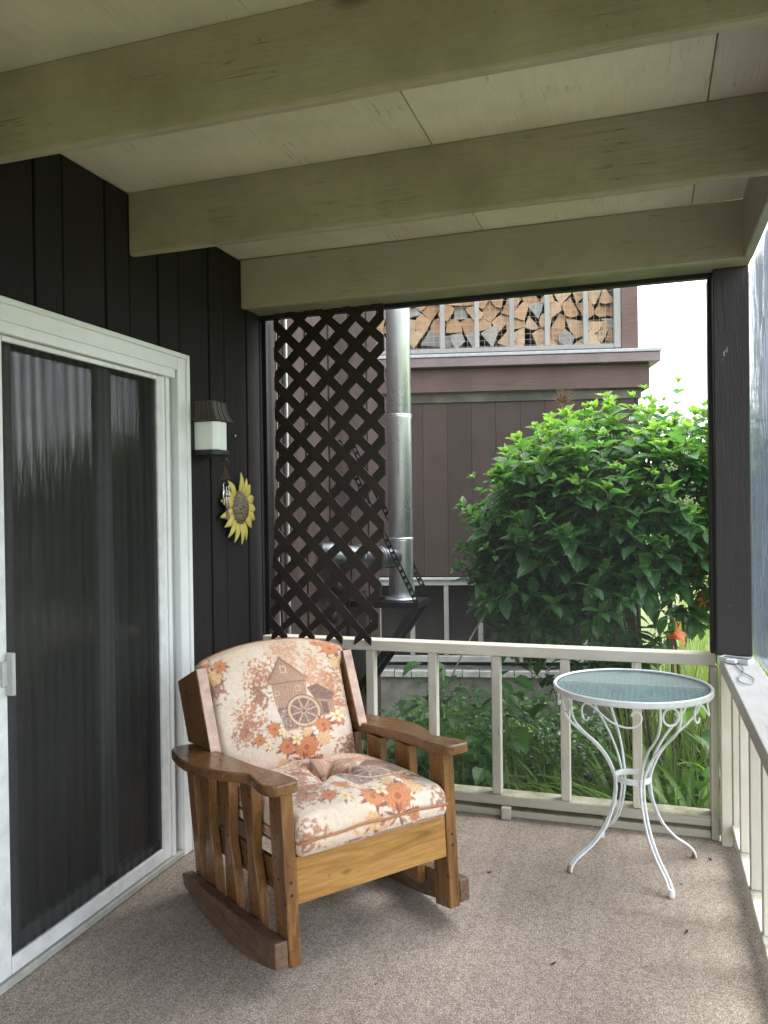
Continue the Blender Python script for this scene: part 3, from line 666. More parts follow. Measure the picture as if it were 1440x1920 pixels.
for p in pts:
    if not (-0.85 < p[0] < 1.42 and 2.88 < p[1] < 3.72): continue
    poly = [(p[0] - 0.2, p[1] - 0.2), (p[0] + 0.2, p[1] - 0.2), (p[0] + 0.2, p[1] + 0.2), (p[0] - 0.2, p[1] + 0.2)]
    for q in pts:
        if q is p or abs(q[0] - p[0]) > 0.4 or abs(q[1] - p[1]) > 0.4: continue
        poly = clip(poly, (p[0] + q[0]) / 2, (p[1] + q[1]) / 2, q[0] - p[0], q[1] - p[1])
        if len(poly) < 3: break
    if len(poly) < 3: continue
    cx = sum(a for a, b in poly) / len(poly); cz = sum(b for a, b in poly) / len(poly)
    # merge short edges so that the ends read as split wedges
    pl = []
    for a in poly:
        if not pl or math.hypot(a[0] - pl[-1][0], a[1] - pl[-1][1]) > 0.038: pl.append(a)
    if len(pl) > 3 and math.hypot(pl[0][0] - pl[-1][0], pl[0][1] - pl[-1][1]) < 0.038: pl.pop()
    while len(pl) > 4 or (len(pl) == 4 and random.random() < 0.35):
        # drop the corner whose loss changes the outline least
        ar = [abs((pl[i - 1][0] - pl[i][0]) * (pl[(i + 1) % len(pl)][1] - pl[i][1]) - (pl[(i + 1) % len(pl)][0] - pl[i][0]) * (pl[i - 1][1] - pl[i][1])) for i in range(len(pl))]
        pl.pop(ar.index(min(ar)))
    sh = random.uniform(0.97, 1.10)
    pl = [(cx + (a - cx) * sh, max(2.804, cz + (b - cz) * sh)) for a, b in pl]
    if len(pl) < 3: continue
    # bulge one edge like a round bark side
    i0 = random.randrange(len(pl)); a, b = pl[i0], pl[(i0 + 1) % len(pl)]
    mxp = ((a[0] + b[0]) / 2, (a[1] + b[1]) / 2); dd = Vector((mxp[0] - cx, mxp[1] - cz)); dd = dd.normalized() if dd.length > 0 else dd
    ins = []
    for t_ in (0.2, 0.4, 0.6, 0.8):
        bl = 0.026 * (1 - (2 * t_ - 1) ** 2); ins.append((a[0] + (b[0] - a[0]) * t_ + dd.x * bl, a[1] + (b[1] - a[1]) * t_ + dd.y * bl))
    pl[i0 + 1:i0 + 1] = ins
    logs.setdefault(sum(1 for b_x in BAL if p[0] > b_x), []).append((cx, cz, pl))
ORD = ['first', 'second', 'third', 'fourth', 'fifth', 'sixth', 'seventh']
BAYN = {0: 'behind the stove pipe', 1: 'in the bay beside the stove pipe', 2: 'in the second bay', 3: 'in the third bay', 4: 'in the fourth bay', 5: 'in the fifth bay', 6: 'in the bay beside the brown post', 7: 'at the brown post'}
ROWN = ['bottom row', 'second row', 'third row', 'fourth row', 'fifth row', 'sixth row', 'seventh row', 'eighth row', 'ninth row', 'top row']
for bay, ls in logs.items():
    rows = {}
    for L_ in ls: rows.setdefault(int((L_[1] - 2.80) / gz), []).append(L_)
    for rw, items in rows.items():
        items.sort(key=lambda t_: t_[0]); n_ = len(items)
        for k, (cx, cz, pl) in enumerate(items):
            grey = random.random() < (0.75 if cz < 2.99 else 0.18) * (1.25 if cx < 0.3 else 0.75)
            dd = random.uniform(0.0, 0.07)
            mb = MB().prism(pl, lambda a, b, c: (a, c, b), 7.155 + dd, 7.50 + dd, 1)
            o = mb.build('firewood_log', [M_loggrey if grey else M_log, M_bark], None, 0.003, recentre=True)
            loc = Vector(o.location); o.rotation_euler = (0, 0, GA); o.location = Matrix.Rotation(GA, 4, 'Z') @ loc
            pos = '' if n_ == 1 else (['left', 'right'][k] if n_ == 2 else (['left', 'middle', 'right'][k] if n_ == 3 else ORD[k] + ' from the left'))
            tag(o, ('grey weathered split log ' if grey else 'pale orange split log ') + BAYN[bay] + ', ' + ROWN[rw] + (', ' + pos if pos else ''), 'log', 'split logs stacked on the deck')

# ------------------------------------------------------------------ wall lamp
lamp = thing('wall_lamp', 'unlit wall lantern with white glass box and flared brown roof', 'lamp', (-1.925, 3.15, 1.74))
a_ = pp(lamp)
M_lampglass, t, out = new_mat('opal_glass'); principled(t, out, (0.78, 0.80, 0.76), 0.25, None, 0, 0.5, Subsurface_Weight=0.3)
a_(MB().box(-1.924, -1.898, 3.06, 3.24, 1.725, 1.905), 'back_plate', M_iron, 0.006, seg=2)
a_(MB().prism([(-1.897, 3.10), (-1.805, 3.10), (-1.785, 3.12), (-1.785, 3.19), (-1.805, 3.21), (-1.897, 3.21)], lambda a, b, c: (a, b, c), 1.758, 1.884), 'glass_shade', M_lampglass, 0.004, seg=2)
a_(MB().prism([(-1.897, 3.09), (-1.80, 3.09), (-1.775, 3.115), (-1.775, 3.195), (-1.80, 3.22), (-1.897, 3.22)], lambda a, b, c: (a, b, c), 1.735, 1.757), 'base', M_iron, 0.003)
rb = MB(); lv = 7
for j in range(lv + 1):
    t_ = j / lv; off = 0.027 * (1 - t_) ** 2.2; z = 1.886 + 0.088 * t_
    rb.v += [(-1.924, 3.092 - off, z), (-1.80 + off, 3.092 - off, z), (-1.80 + off, 3.218 + off, z), (-1.924, 3.218 + off, z)]
for j in range(lv):
    b = 4 * j
    for k in range(3): rb.f.append((b + k, b + k + 1, b + k + 5, b + k + 4)); rb.mi.append(0)
rb.f += [(0, 3, 2, 1), tuple(4 * lv + k for k in range(4))]; rb.mi += [0, 0]
M_lroof = flat('lamp_roof_brown', (0.055, 0.045, 0.035), 0.55)
rf = a_(rb, 'roof', M_lroof)
M_rib = flat('lamp_rib', (0.06, 0.053, 0.045), 0.5); ribs = MB()
for yk in (3.10, 3.135, 3.17, 3.205):
    P = []
    for j in range(lv + 1):
        t_ = j / lv; P.append((-1.799 + 0.027 * (1 - t_) ** 2.2, 3.155 + (yk - 3.155) * (1 + 0.4 * (1 - t_) ** 2.2), 1.887 + 0.088 * t_))
    for a, b in zip(P, P[1:]): ribs.bar(a, b, 0.007, 0.004, (1, 0, 0))
for xk in (-1.90, -1.88, -1.86, -1.84, -1.82):
    P = []
    for j in range(lv + 1):
        t_ = j / lv; P.append((xk + (0.025 * (xk + 1.924) / 0.13) * (1 - t_) ** 2.2, 3.091 - 0.027 * (1 - t_) ** 2.2, 1.887 + 0.088 * t_))
    for a, b in zip(P, P[1:]): ribs.bar(a, b, 0.005, 0.003, (0, 1, 0))
a_(ribs, 'rib', M_rib)

# ------------------------------------------------------------------ sunflower
sf = thing('sunflower_ornament', 'yellow metal sunflower hung flat on the dark wall', 'ornament', (-1.905, 3.505, 1.5))
f_ = pp(sf)
def petal_mat():
    m, t, out = new_mat('yellow_petal'); a = N(t, 'Attribute'); a.attribute_name = 'tint'
    c = ramp(t, a.outputs['Fac'], [(0.0, (0.20, 0.14, 0.07)), (0.16, (0.42, 0.33, 0.10)), (0.3, (0.52, 0.43, 0.09)), (1.0, (0.60, 0.51, 0.14))])
    principled(t, out, c, 0.4, bump(t, noise(t, coords(t), 60, 3), 0.2, 0.003)); return m
M_pet = petal_mat(); M_petline = flat('petal_line', (0.22, 0.2, 0.04), 0.5)
NP = 17
for k in range(NP):
    if k in (5,): continue
    an = 2 * math.pi * k / NP + random.uniform(-0.06, 0.06); ln = random.uniform(0.098, 0.125); wd = random.uniform(0.021, 0.027); tw = random.uniform(-0.3, 0.3)
    vs, fs, tv = [], [], []; lv2 = 8
    for j in range(lv2 + 1):
        t_ = j / lv2; w2 = wd * (math.sin(math.pi * min(1, t_ * 0.93 + 0.10)) ** 0.75) * (1 if t_ < 0.9 else 0.55); rr = 0.06 + ln * t_
        for q in (-1, -0.5, 0, 0.5, 1):
            ly = q * w2; lx = 0.012 + 0.018 * math.sin(t_ * 2.6) + 0.006 * (1 - q * q) - 0.012 * t_ + tw * ly * 0.5
            ca, sa = math.cos(an), math.sin(an)
            vs.append((-1.915 + lx, 3.505 + 1.02 * (rr * ca - ly * sa), 1.50 + rr * sa + ly * ca)); tv.append(t_)
    for j in range(lv2):
        for q in range(4): b = 5 * j + q; fs.append((b, b + 1, b + 6, b + 5))
    mb = MB().add(vs, fs); o = f_(mb, 'petal', M_pet, 0, smooth=True, fix=False)
    at_ = o.data.attributes.new('tint', 'FLOAT', 'POINT'); at_.data.foreach_set('value', tv)
    sm = o.modifiers.new('t', 'SOLIDIFY'); sm.thickness = 0.002
    ml = MB()
    for q in (-0.35, 0.35):
        P = []
        for j in range(3, 8):
            i1 = 5 * j + 2; a1 = Vector(vs[i1]); e1 = Vector(vs[5 * j + (0 if q < 0 else 4)]); P.append(a1.lerp(e1, abs(q)) + Vector((0.0015, 0, 0)))
        ml.tube(P, 0.0017, 4)
    mo = ml.build('groove', M_petline, None, 0); mo.location = Vector(mo.location) - Vector(sf.location) - Vector(o.location); mo.parent = o
db = MB(); vs = []; fs = []; nr, na = 12, 48
for j in range(nr + 1):
    for k in range(na):
        a = 2 * math.pi * k / na; rr = 0.078 * j / nr
        h = 0.040 * (1 - (j / nr) ** 2) ** 0.6 + 0.0035 * math.sin(k * math.pi * 2 * 11 / na + j * 0.9) * (j > 0)
        vs.append((-1.903 + h, 3.505 + 1.05 * rr * math.cos(a), 1.50 + 1.1 * rr * math.sin(a)))
for j in range(nr):
    for k in range(na): fs.append((j * na + k, j * na + (k + 1) % na, (j + 1) * na + (k + 1) % na, (j + 1) * na + k))
db.add(vs, fs)
M_seed, t, out = new_mat('seed_disc'); vv = N(t, 'TexVoronoi'); vv.inputs['Scale'].default_value = 170; t.links.new(coords(t), vv.inputs['Vector'])
principled(t, out, ramp(t, vv.outputs['Distance'], [(0.2, (0.30, 0.24, 0.15)), (0.6, (0.07, 0.05, 0.03))]), 0.5, bump(t, vv.outputs['Distance'], -0.8, 0.006))
f_(db, 'seed_disc', M_seed, 0, smooth=True)
f_(MB().tube([(-1.915, 3.505, 1.66), (-1.92, 3.516, 1.856)], 0.0012, 5), 'wire', M_iron, 0)
f_(MB().lathe([(0, 0), (0.005, 0.001), (0.005, 0.005), (0, 0.007)], (-1.922, 3.516, 1.856), 10, 'x'), 'nail', M_metalwhite, 0)

# wind chime
wc = thing('wind_chime', 'small wind chime with coiled wire and silver tubes before the sunflower', 'wind chime', (-1.83, 3.25, 1.74))
h_ = pp(wc); CX, CY = -1.83, 3.25
h_(MB().tube([(CX, 3.215, 1.736), (CX, CY, 1.728)], 0.0012, 5), 'thread', M_iron, 0)
h_(MB().lathe([(0, 1.735), (0.009, 1.731), (0.014, 1.722), (0.020, 1.716), (0.0, 1.718)], (CX, CY, 0), 16), 'cap', M_lroof, 0, smooth=True)
h_(MB().tube(smooth_path([(CX, CY - 0.004, 1.716), (CX, CY - 0.022, 1.703), (CX, CY - 0.033, 1.708), (CX, CY - 0.04, 1.712)], 4), 0.002, 5).tube(smooth_path([(CX, CY + 0.004, 1.716), (CX, CY + 0.022, 1.703), (CX, CY + 0.033, 1.708), (CX, CY + 0.04, 1.712)], 4), 0.002, 5).tube([(CX, CY, 1.717), (CX, CY, 1.68)], 0.0015, 5), 'hook', M_lroof, 0)
P = [(CX + (0.004 + 0.016 * t_ / 60) * math.cos(t_ * 0.8), CY + (0.004 + 0.020 * t_ / 60) * math.sin(t_ * 0.8), 1.69 - 0.058 * t_ / 60) for t_ in range(61)]
h_(MB().tube(P, 0.0014, 5), 'coil', flat('copper_wire', (0.16, 0.09, 0.05), 0.5), 0, smooth=True)
M_tubes = flat('chime_tube', (0.75, 0.76, 0.78), 0.2, 0.9)
for dy, z0, z1, dx in ((-0.018, 1.515, 1.615, 0), (-0.006, 1.500, 1.600, 0.008), (0.022, 1.492, 1.605, 0.004)):
    h_(MB().tube([(CX + dx, CY + dy, z0), (CX + dx, CY + dy, z1)], 0.0042, 10), 'tube', M_tubes, 0, smooth=True)
h_(MB().lathe([(0, -0.005), (0.02, -0.004), (0.02, 0.004), (0, 0.005)], (CX, CY + 0.002, 1.555), 16), 'clapper', M_iron, 0)
h_(MB().tube([(CX, CY, 1.63), (CX, CY, 1.48)], 0.001, 5), 'cord', M_iron, 0)
h_(MB().prism([(0.0, 1.50), (0.018, 1.478), (0.022, 1.455), (0.008, 1.44), (-0.010, 1.452), (-0.014, 1.475)], lambda a, b, c: (c, CY + a + 0.015, b), CX - 0.001, CX + 0.001), 'wind_sail', flat('brass_sail', (0.28, 0.22, 0.12), 0.4, 0.5), 0)

# ------------------------------------------------------------------ bistro table
TB = Vector((-0.063, 3.445, 0)); TA = -60.0
tb = thing('bistro_table', 'white wrought iron bistro table with round glass top by the railing', 'table', TB)
def tp(mb, name, m, bevel=0, parent=None, **kw): return mb.build(name, m, parent or tb, bevel, **kw)
tp(MB().lathe([(0.294, 0.7285), (0.314, 0.7255), (0.317, 0.731), (0.317, 0.748), (0.312, 0.752), (0.306, 0.750), (0.303, 0.7405), (0.294, 0.7395), (0.294, 0.7285)], (0, 0, 0), 96), 'rim', M_metalwhite, smooth=False)
mt = MB(); sp_ = 0.0225; n_ = int(0.6 / sp_)
for sg in (0, 1):
    for k in range(-n_ // 2 - 1, n_ // 2 + 2):
        o1 = k * sp_
        if abs(o1) > 0.295: continue
        hl = math.sqrt(0.298 ** 2 - o1 ** 2); aa = R_(32 if sg else -32); d = Vector((math.cos(aa), math.sin(aa), 0)); nn = Vector((-d.y, d.x, 0)); c = nn * o1 + Vector((0, 0, 0.7335 + 0.003 * sg))
        mt.bar(c - d * hl, c + d * hl, 0.0082, 0.0024)
tp(mt, 'mesh_top', M_metalwhite, kind='stuff')
tp(MB().lathe([(0.0, 0.7415), (0.300, 0.7415), (0.3015, 0.7445), (0.300, 0.7475), (0.0, 0.7475)], (0, 0, 0), 96), 'glass_top', M_glass_table, smooth=False)
tp(MB().lathe([(0.2985, 0.7418), (0.3018, 0.7425), (0.3018, 0.7468), (0.2985, 0.7473)], (0, 0, 0), 96), 'glass_edge', flat('green_glass_edge', (0.06, 0.16, 0.15), 0.1), smooth=True)
PR_ = smooth_path([(0.290, 0.728, 0.043), (0.289, 0.69, 0.043), (0.285, 0.655, 0.042), (0.262, 0.612, 0.038), (0.215, 0.565, 0.030), (0.165, 0.52, 0.023), (0.118, 0.462, 0.015), (0.09, 0.405, 0.009), (0.0775, 0.36, 0.0075), (0.080, 0.30, 0.0075), (0.098, 0.235, 0.0075), (0.132, 0.165, 0.0075), (0.185, 0.105, 0.0075), (0.240, 0.065, 0.0075), (0.268, 0.040, 0.0075), (0.280, 0.018, 0.0075), (0.282, 0.004, 0.0075)], 4)
leg_mb = MB()
for sg in (-1, 1): leg_mb.tube([(p.x, sg * p.z, p.y) for p in PR_], 0.0052, 8)
leg_me = leg_mb.mesh('leg', M_metalwhite, smooth=True)
foot_me = MB().lathe([(0, 0), (0.011, 0.0), (0.0125, 0.004), (0.0125, 0.026), (0.010, 0.030), (0, 0.030)], (0.282, 0, 0), 14).mesh('foot_cap', M_metalwhite, smooth=True)
foot_ru = MB().lathe([(0, 0), (0.010, 0.0), (0.0115, 0.004), (0.0115, 0.022), (0.009, 0.026), (0, 0.026)], (0.282, 0, 0), 14).mesh('foot_cap', M_rust, smooth=True)
circ = MB().tube([(0.291, 0.033 * math.cos(2 * math.pi * k / 24), 0.6875 + 0.033 * math.sin(2 * math.pi * k / 24)) for k in range(24)], 0.0042, 8, True).mesh('circle_ornament', M_metalwhite, smooth=True)
SP = smooth_path([(-.088, .668, 0), (-.094, .655, 0), (-.108, .652, 0), (-.118, .668, 0), (-.12, .695, 0), (-.105, .716, 0), (-.082, .717, 0), (-.05, .700, 0), (-.01, .672, 0), (.035, .652, 0), (.08, .648, 0), (.11, .664, 0), (.118, .690, 0), (.105, .708, 0), (.088, .706, 0), (.08, .692, 0)], 4)
scr_me = MB().tube([(0.296 * math.cos(p.x / 0.296), 0.296 * math.sin(p.x / 0.296), p.y) for p in SP], 0.004, 8).mesh('scroll', M_metalwhite, smooth=True)
for k in range(4):
    qz = Matrix.Rotation(R_(TA + 90 * k), 3, 'Z').to_quaternion(); qs = Matrix.Rotation(R_(TA + 45 + 90 * k), 3, 'Z').to_quaternion()
    lg = inst('leg', leg_me, tb, rot=qz); inst('foot_cap', foot_ru if k in (1, 3) else foot_me, lg)
    inst('circle_ornament', circ, tb, rot=qz); inst('scroll', scr_me, tb, rot=qs)
tp(MB().lathe([(0.0675, 0.353), (0.0705, 0.353), (0.0705, 0.377), (0.0675, 0.377), (0.0675, 0.353)], (0, 0, 0), 48), 'ring', M_metalwhite)

for k, (x, y, a, lab) in enumerate(((-0.62, 3.20, 0.4, 'tiny curled dry leaf on the carpet between the chair and the railing'), (0.12, 2.95, 1.3, 'tiny dry leaf on the carpet in front of the table foot'), (0.24, 3.58, 2.2, 'tiny dry leaf on the carpet in the corner below the post'), (-0.30, 2.62, 0.9, 'tiny dry leaf on the open carpet nearest the camera'))):
    mb = MB(); c_, s_n = math.cos(a), math.sin(a); vs = []
    for j in range(5):
        t_ = j / 4; ww = 0.0055 * math.sin(math.pi * (0.05 + 0.9 * t_)); L0 = 0.020 * (t_ - 0.5)
        for q in (-1, 0, 1): vs.append((x + c_ * L0 - s_n * ww * q, y + s_n * L0 + c_ * ww * q, 0.0022 + 0.004 * q * q + 0.003 * (t_ - 0.5) ** 2 * 4))
    mb.add(vs, [(3 * j + i, 3 * j + i + 1, 3 * j + i + 4, 3 * j + i + 3) for j in range(4) for i in range(2)])
    tag(mb.build('dry_leaf', flat('dry_leaf_brown', (0.07, 0.045, 0.025), 0.8), fix=False), lab, 'leaf', 'dry leaves on the carpet')
# tool on the rail cap
tl = thing('grill_scraper', 'small grey rectangular scraper with wire loop handle lying on the rail cap', 'scraper', (0.35, 3.6, 0.831), R_(-38))
tl.rotation_euler = (0, 0, R_(-30))
M_toolg = flat('grey_mesh_face', (0.10, 0.10, 0.105), 0.5)
MB().box(-0.056, 0.056, -0.022, 0.022, 0.012, 0.016).build('face_plate', M_toolg, tl, 0.001)
MB().box(-0.062, 0.062, 0.0225, 0.029, 0.0, 0.02).box(-0.062, 0.062, -0.029, -0.0225, 0.0, 0.02).box(-0.062, -0.0565, -0.022, 0.022, 0.0, 0.02).box(0.0565, 0.062, -0.022, 0.022, 0.0, 0.02).build('head_frame', M_alu, tl, 0.001)
MB().box(-0.022, 0.022, -0.055, -0.030, 0.002, 0.018).build('grip', M_metalwhite, tl, 0.004, seg=2)
c30, s30 = math.cos(R_(30)), math.sin(R_(30))
def tloc(x, y): X, Y = x - 0.35, y - 3.6; return (c30 * X - s30 * Y, s30 * X + c30 * Y, 0.005)
HP = smooth_path([tloc(*p) for p in ((.343, 3.56), (.340, 3.47), (.350, 3.37), (.358, 3.345), (.375, 3.27), (.368, 3.19), (.345, 3.155), (.322, 3.19), (.325, 3.27), (.348, 3.345), (.352, 3.37), (.362, 3.46), (.358, 3.555))], 4)
MB().tube(HP, 0.0022, 6).build('wire_handle', flat('blue_grey_wire', (0.28, 0.34, 0.36), 0.3, 0.5), tl, smooth=True)

# ------------------------------------------------------------------ rocking chair
CH = Vector((-1.058, 2.231, 0)); CA = R_(52)
ch = thing('rocking_chair', 'wide honey brown wooden rocking armchair facing away from the sliding door', 'chair', CH, CA)
M_wz = varnished('chair_wood_upright', (0.075, 0.031, 0.010), (0.17, 0.078, 0.026), (0.25, 0.122, 0.042), 'z', 0.3)
M_wy = varnished('chair_wood_arm', (0.075, 0.033, 0.013), (0.17, 0.082, 0.032), (0.22, 0.112, 0.045), 'y', 0.2, worn=0.12)
M_wr = varnished('chair_wood_rocker', (0.060, 0.032, 0.018), (0.125, 0.07, 0.038), (0.17, 0.10, 0.06), 'y', 0.5, worn=0.45)
M_wf = varnished('chair_wood_front', (0.20, 0.09, 0.022), (0.34, 0.17, 0.045), (0.42, 0.23, 0.07), 'x', 0.35, 0.8)
M_pale = flat('bare_worn_edge', (0.52, 0.36, 0.28), 0.55, 0, 0.3, 20)
def S(w_, b_, z_): return (w_ - 0.045 * (z_ - 0.09), b_, z_)
def cprism(poly, w0, w1): return MB().prism(poly, lambda a, b, c: S(c, a, b), w0, w1)
def cp(mb, name, m, bevel=0.004, parent=None, **kw):
    o = mb.build(name, m, ch, bevel, seg=2, **kw); return o
def rk(b): return 0.085 * abs((b - 0.5) / 0.5) ** 2.1
rock = [(b, rk(b)) for b in (0, .04, .09, .15, .22, .3, .4, .5, .6, .7, .78, .815)] + [(0.83, 0.075), (0.0, 0.166)]
for w0, w1 in ((-0.047, -0.002), (0.680, 0.722)): cp(cprism(rock, w0, w1), 'rocker', M_wr)
for w0, w1 in ((0.0, 0.043), (0.633, 0.678)): cp(cprism([(0.0, 0.075), (0.088, 0.06), (0.088, 0.618), (0.0, 0.626)], w0, w1), 'front_leg', M_wz)
M_peg = flat('wood_peg', (0.045, 0.020, 0.010), 0.4)
for (w_, z_) in ((0.021, 0.34), (0.021, 0.30), (0.655, 0.34), (0.655, 0.30)):
    p_ = S(w_, -0.0012, z_); MB().tube([(p_[0], 0.002, p_[2]), (p_[0], -0.0012, p_[2])], 0.0055, 10).build('peg', M_peg, ch)
for (b_, z_) in ((0.045, 0.34), (0.045, 0.11)):
    p_ = S(0.0, b_, z_); MB().tube([(p_[0] + 0.002, b_, p_[2]), (p_[0] - (0.0012 if z_ > 0.2 else 0.0012), b_, p_[2])], 0.0055, 10).build('peg', M_peg, ch)
def slat_poly(bc, ztop, zbot, lean=0.05):
    L_, R2 = [], []
    for j in range(13):
        t_ = j / 12; z = zbot + (ztop - zbot) * t_; hw = 0.0475 - 0.0235 * math.exp(-((t_ - 0.52) / 0.17) ** 2)
        b = bc + lean * (z - 0.3); L_.append((b - hw, z)); R2.append((b + hw, z))
    return L_ + R2[::-1]
for bc in (0.255, 0.455, 0.645):
    zt = 0.623 - 0.09 * bc; zb = 0.166 - 0.112 * bc - 0.05
    for w0, w1 in ((0.001, 0.036), (0.640, 0.676)): cp(cprism(slat_poly(bc, zt, zb), w0, w1), 'side_slat', M_wz)
for w0, w1 in ((0.001, 0.040), (0.637, 0.677)): cp(cprism([(0.735, 0.03), (0.795, 0.02), (0.85, 0.545), (0.775, 0.55)], w0, w1), 'rear_leg', M_wz)
arm = smooth_path([(.052, .10, 0), (.034, .25, 0), (.030, .42, 0), (.030, .62, 0), (.022, .74, 0), (-.03, .775, 0), (-.085, .745, 0), (-.110, .64, 0), (-.124, .50, 0), (-.112, .36, 0), (-.070, .235, 0), (-.034, .165, 0), (-.044, .09, 0), (-.056, .01, 0), (-.038, -.035, 0), (.0, -.042, 0), (.04, -.035, 0), (.054, .0, 0)], 3, True)
for sg in (0, 1):
    P = [((p.x if not sg else 0.6775 - p.x), p.y) for p in arm]
    mb = MB(); n_ = len(P); vs = []
    for dz in (0.0, 0.036):
        for (a, b) in P: vs.append(S(a, b, 0.626 - 0.09 * b + dz + 0.012 * math.exp(-((b - 0.02) / 0.07) ** 2) * 0))
    fs = [tuple(range(n_)), tuple(range(2 * n_ - 1, n_ - 1, -1))] + [(i, n_ + i, n_ + (i + 1) % n_, (i + 1) % n_) for i in range(n_)]
    cp(mb.add(vs, fs), 'armrest', M_wy, 0.006)
for w0, w1, lb in ((0.0, 0.040, 0), (0.637, 0.677, 1)):
    wg = cp(cprism([(0.572, 0.612), (0.576, 0.622), (0.676, 0.895), (0.885, 0.815), (0.800, 0.592)], w0, w1), 'back_wing', M_wz, 0.003)
    st = MB(); n2 = Vector((0.30, -0.96, 0)).normalized()
    p0, p1 = Vector((0.566, 0.60)), Vector((0.668, 0.897)); 
    q0 = p0 + Vector((-0.005, 0.0016)); q1 = p1 + Vector((-0.005, 0.0016))
    so_ = cprism([tuple(p0), tuple(p1), tuple(q1), tuple(q0)], w0 + 0.001, w1 - 0.001).build('edge_strip', M_pale, None, 0)
    so_.location = Vector(so_.location) - Vector(wg.location); so_.parent = wg
cp(cprism([(0.006, 0.262), (0.030, 0.262), (0.030, 0.410), (0.006, 0.410)], 0.0435, 0.6325), 'front_panel', M_wf, 0.003)
for w0, w1 in ((0.0445, 0.064), (0.612, 0.632)): cp(cprism([(0.031, 0.255), (0.72, 0.19), (0.72, 0.29), (0.031, 0.36)], w0, w1), 'side_rail', M_wy)
cp(cprism([(0.745, 0.17), (0.765, 0.17), (0.79, 0.32), (0.77, 0.32)], 0.045, 0.632), 'rear_rail', M_wy)
cp(cprism([(0.035, 0.392), (0.035, 0.403), (0.60, 0.372), (0.60, 0.360)], 0.066, 0.610), 'seat_board', M_wy, 0.002)
cp(cprism([(0.66, 0.42), (0.672, 0.42), (0.80, 0.86), (0.788, 0.86)], 0.045, 0.632), 'back_board', M_wy, 0.002)

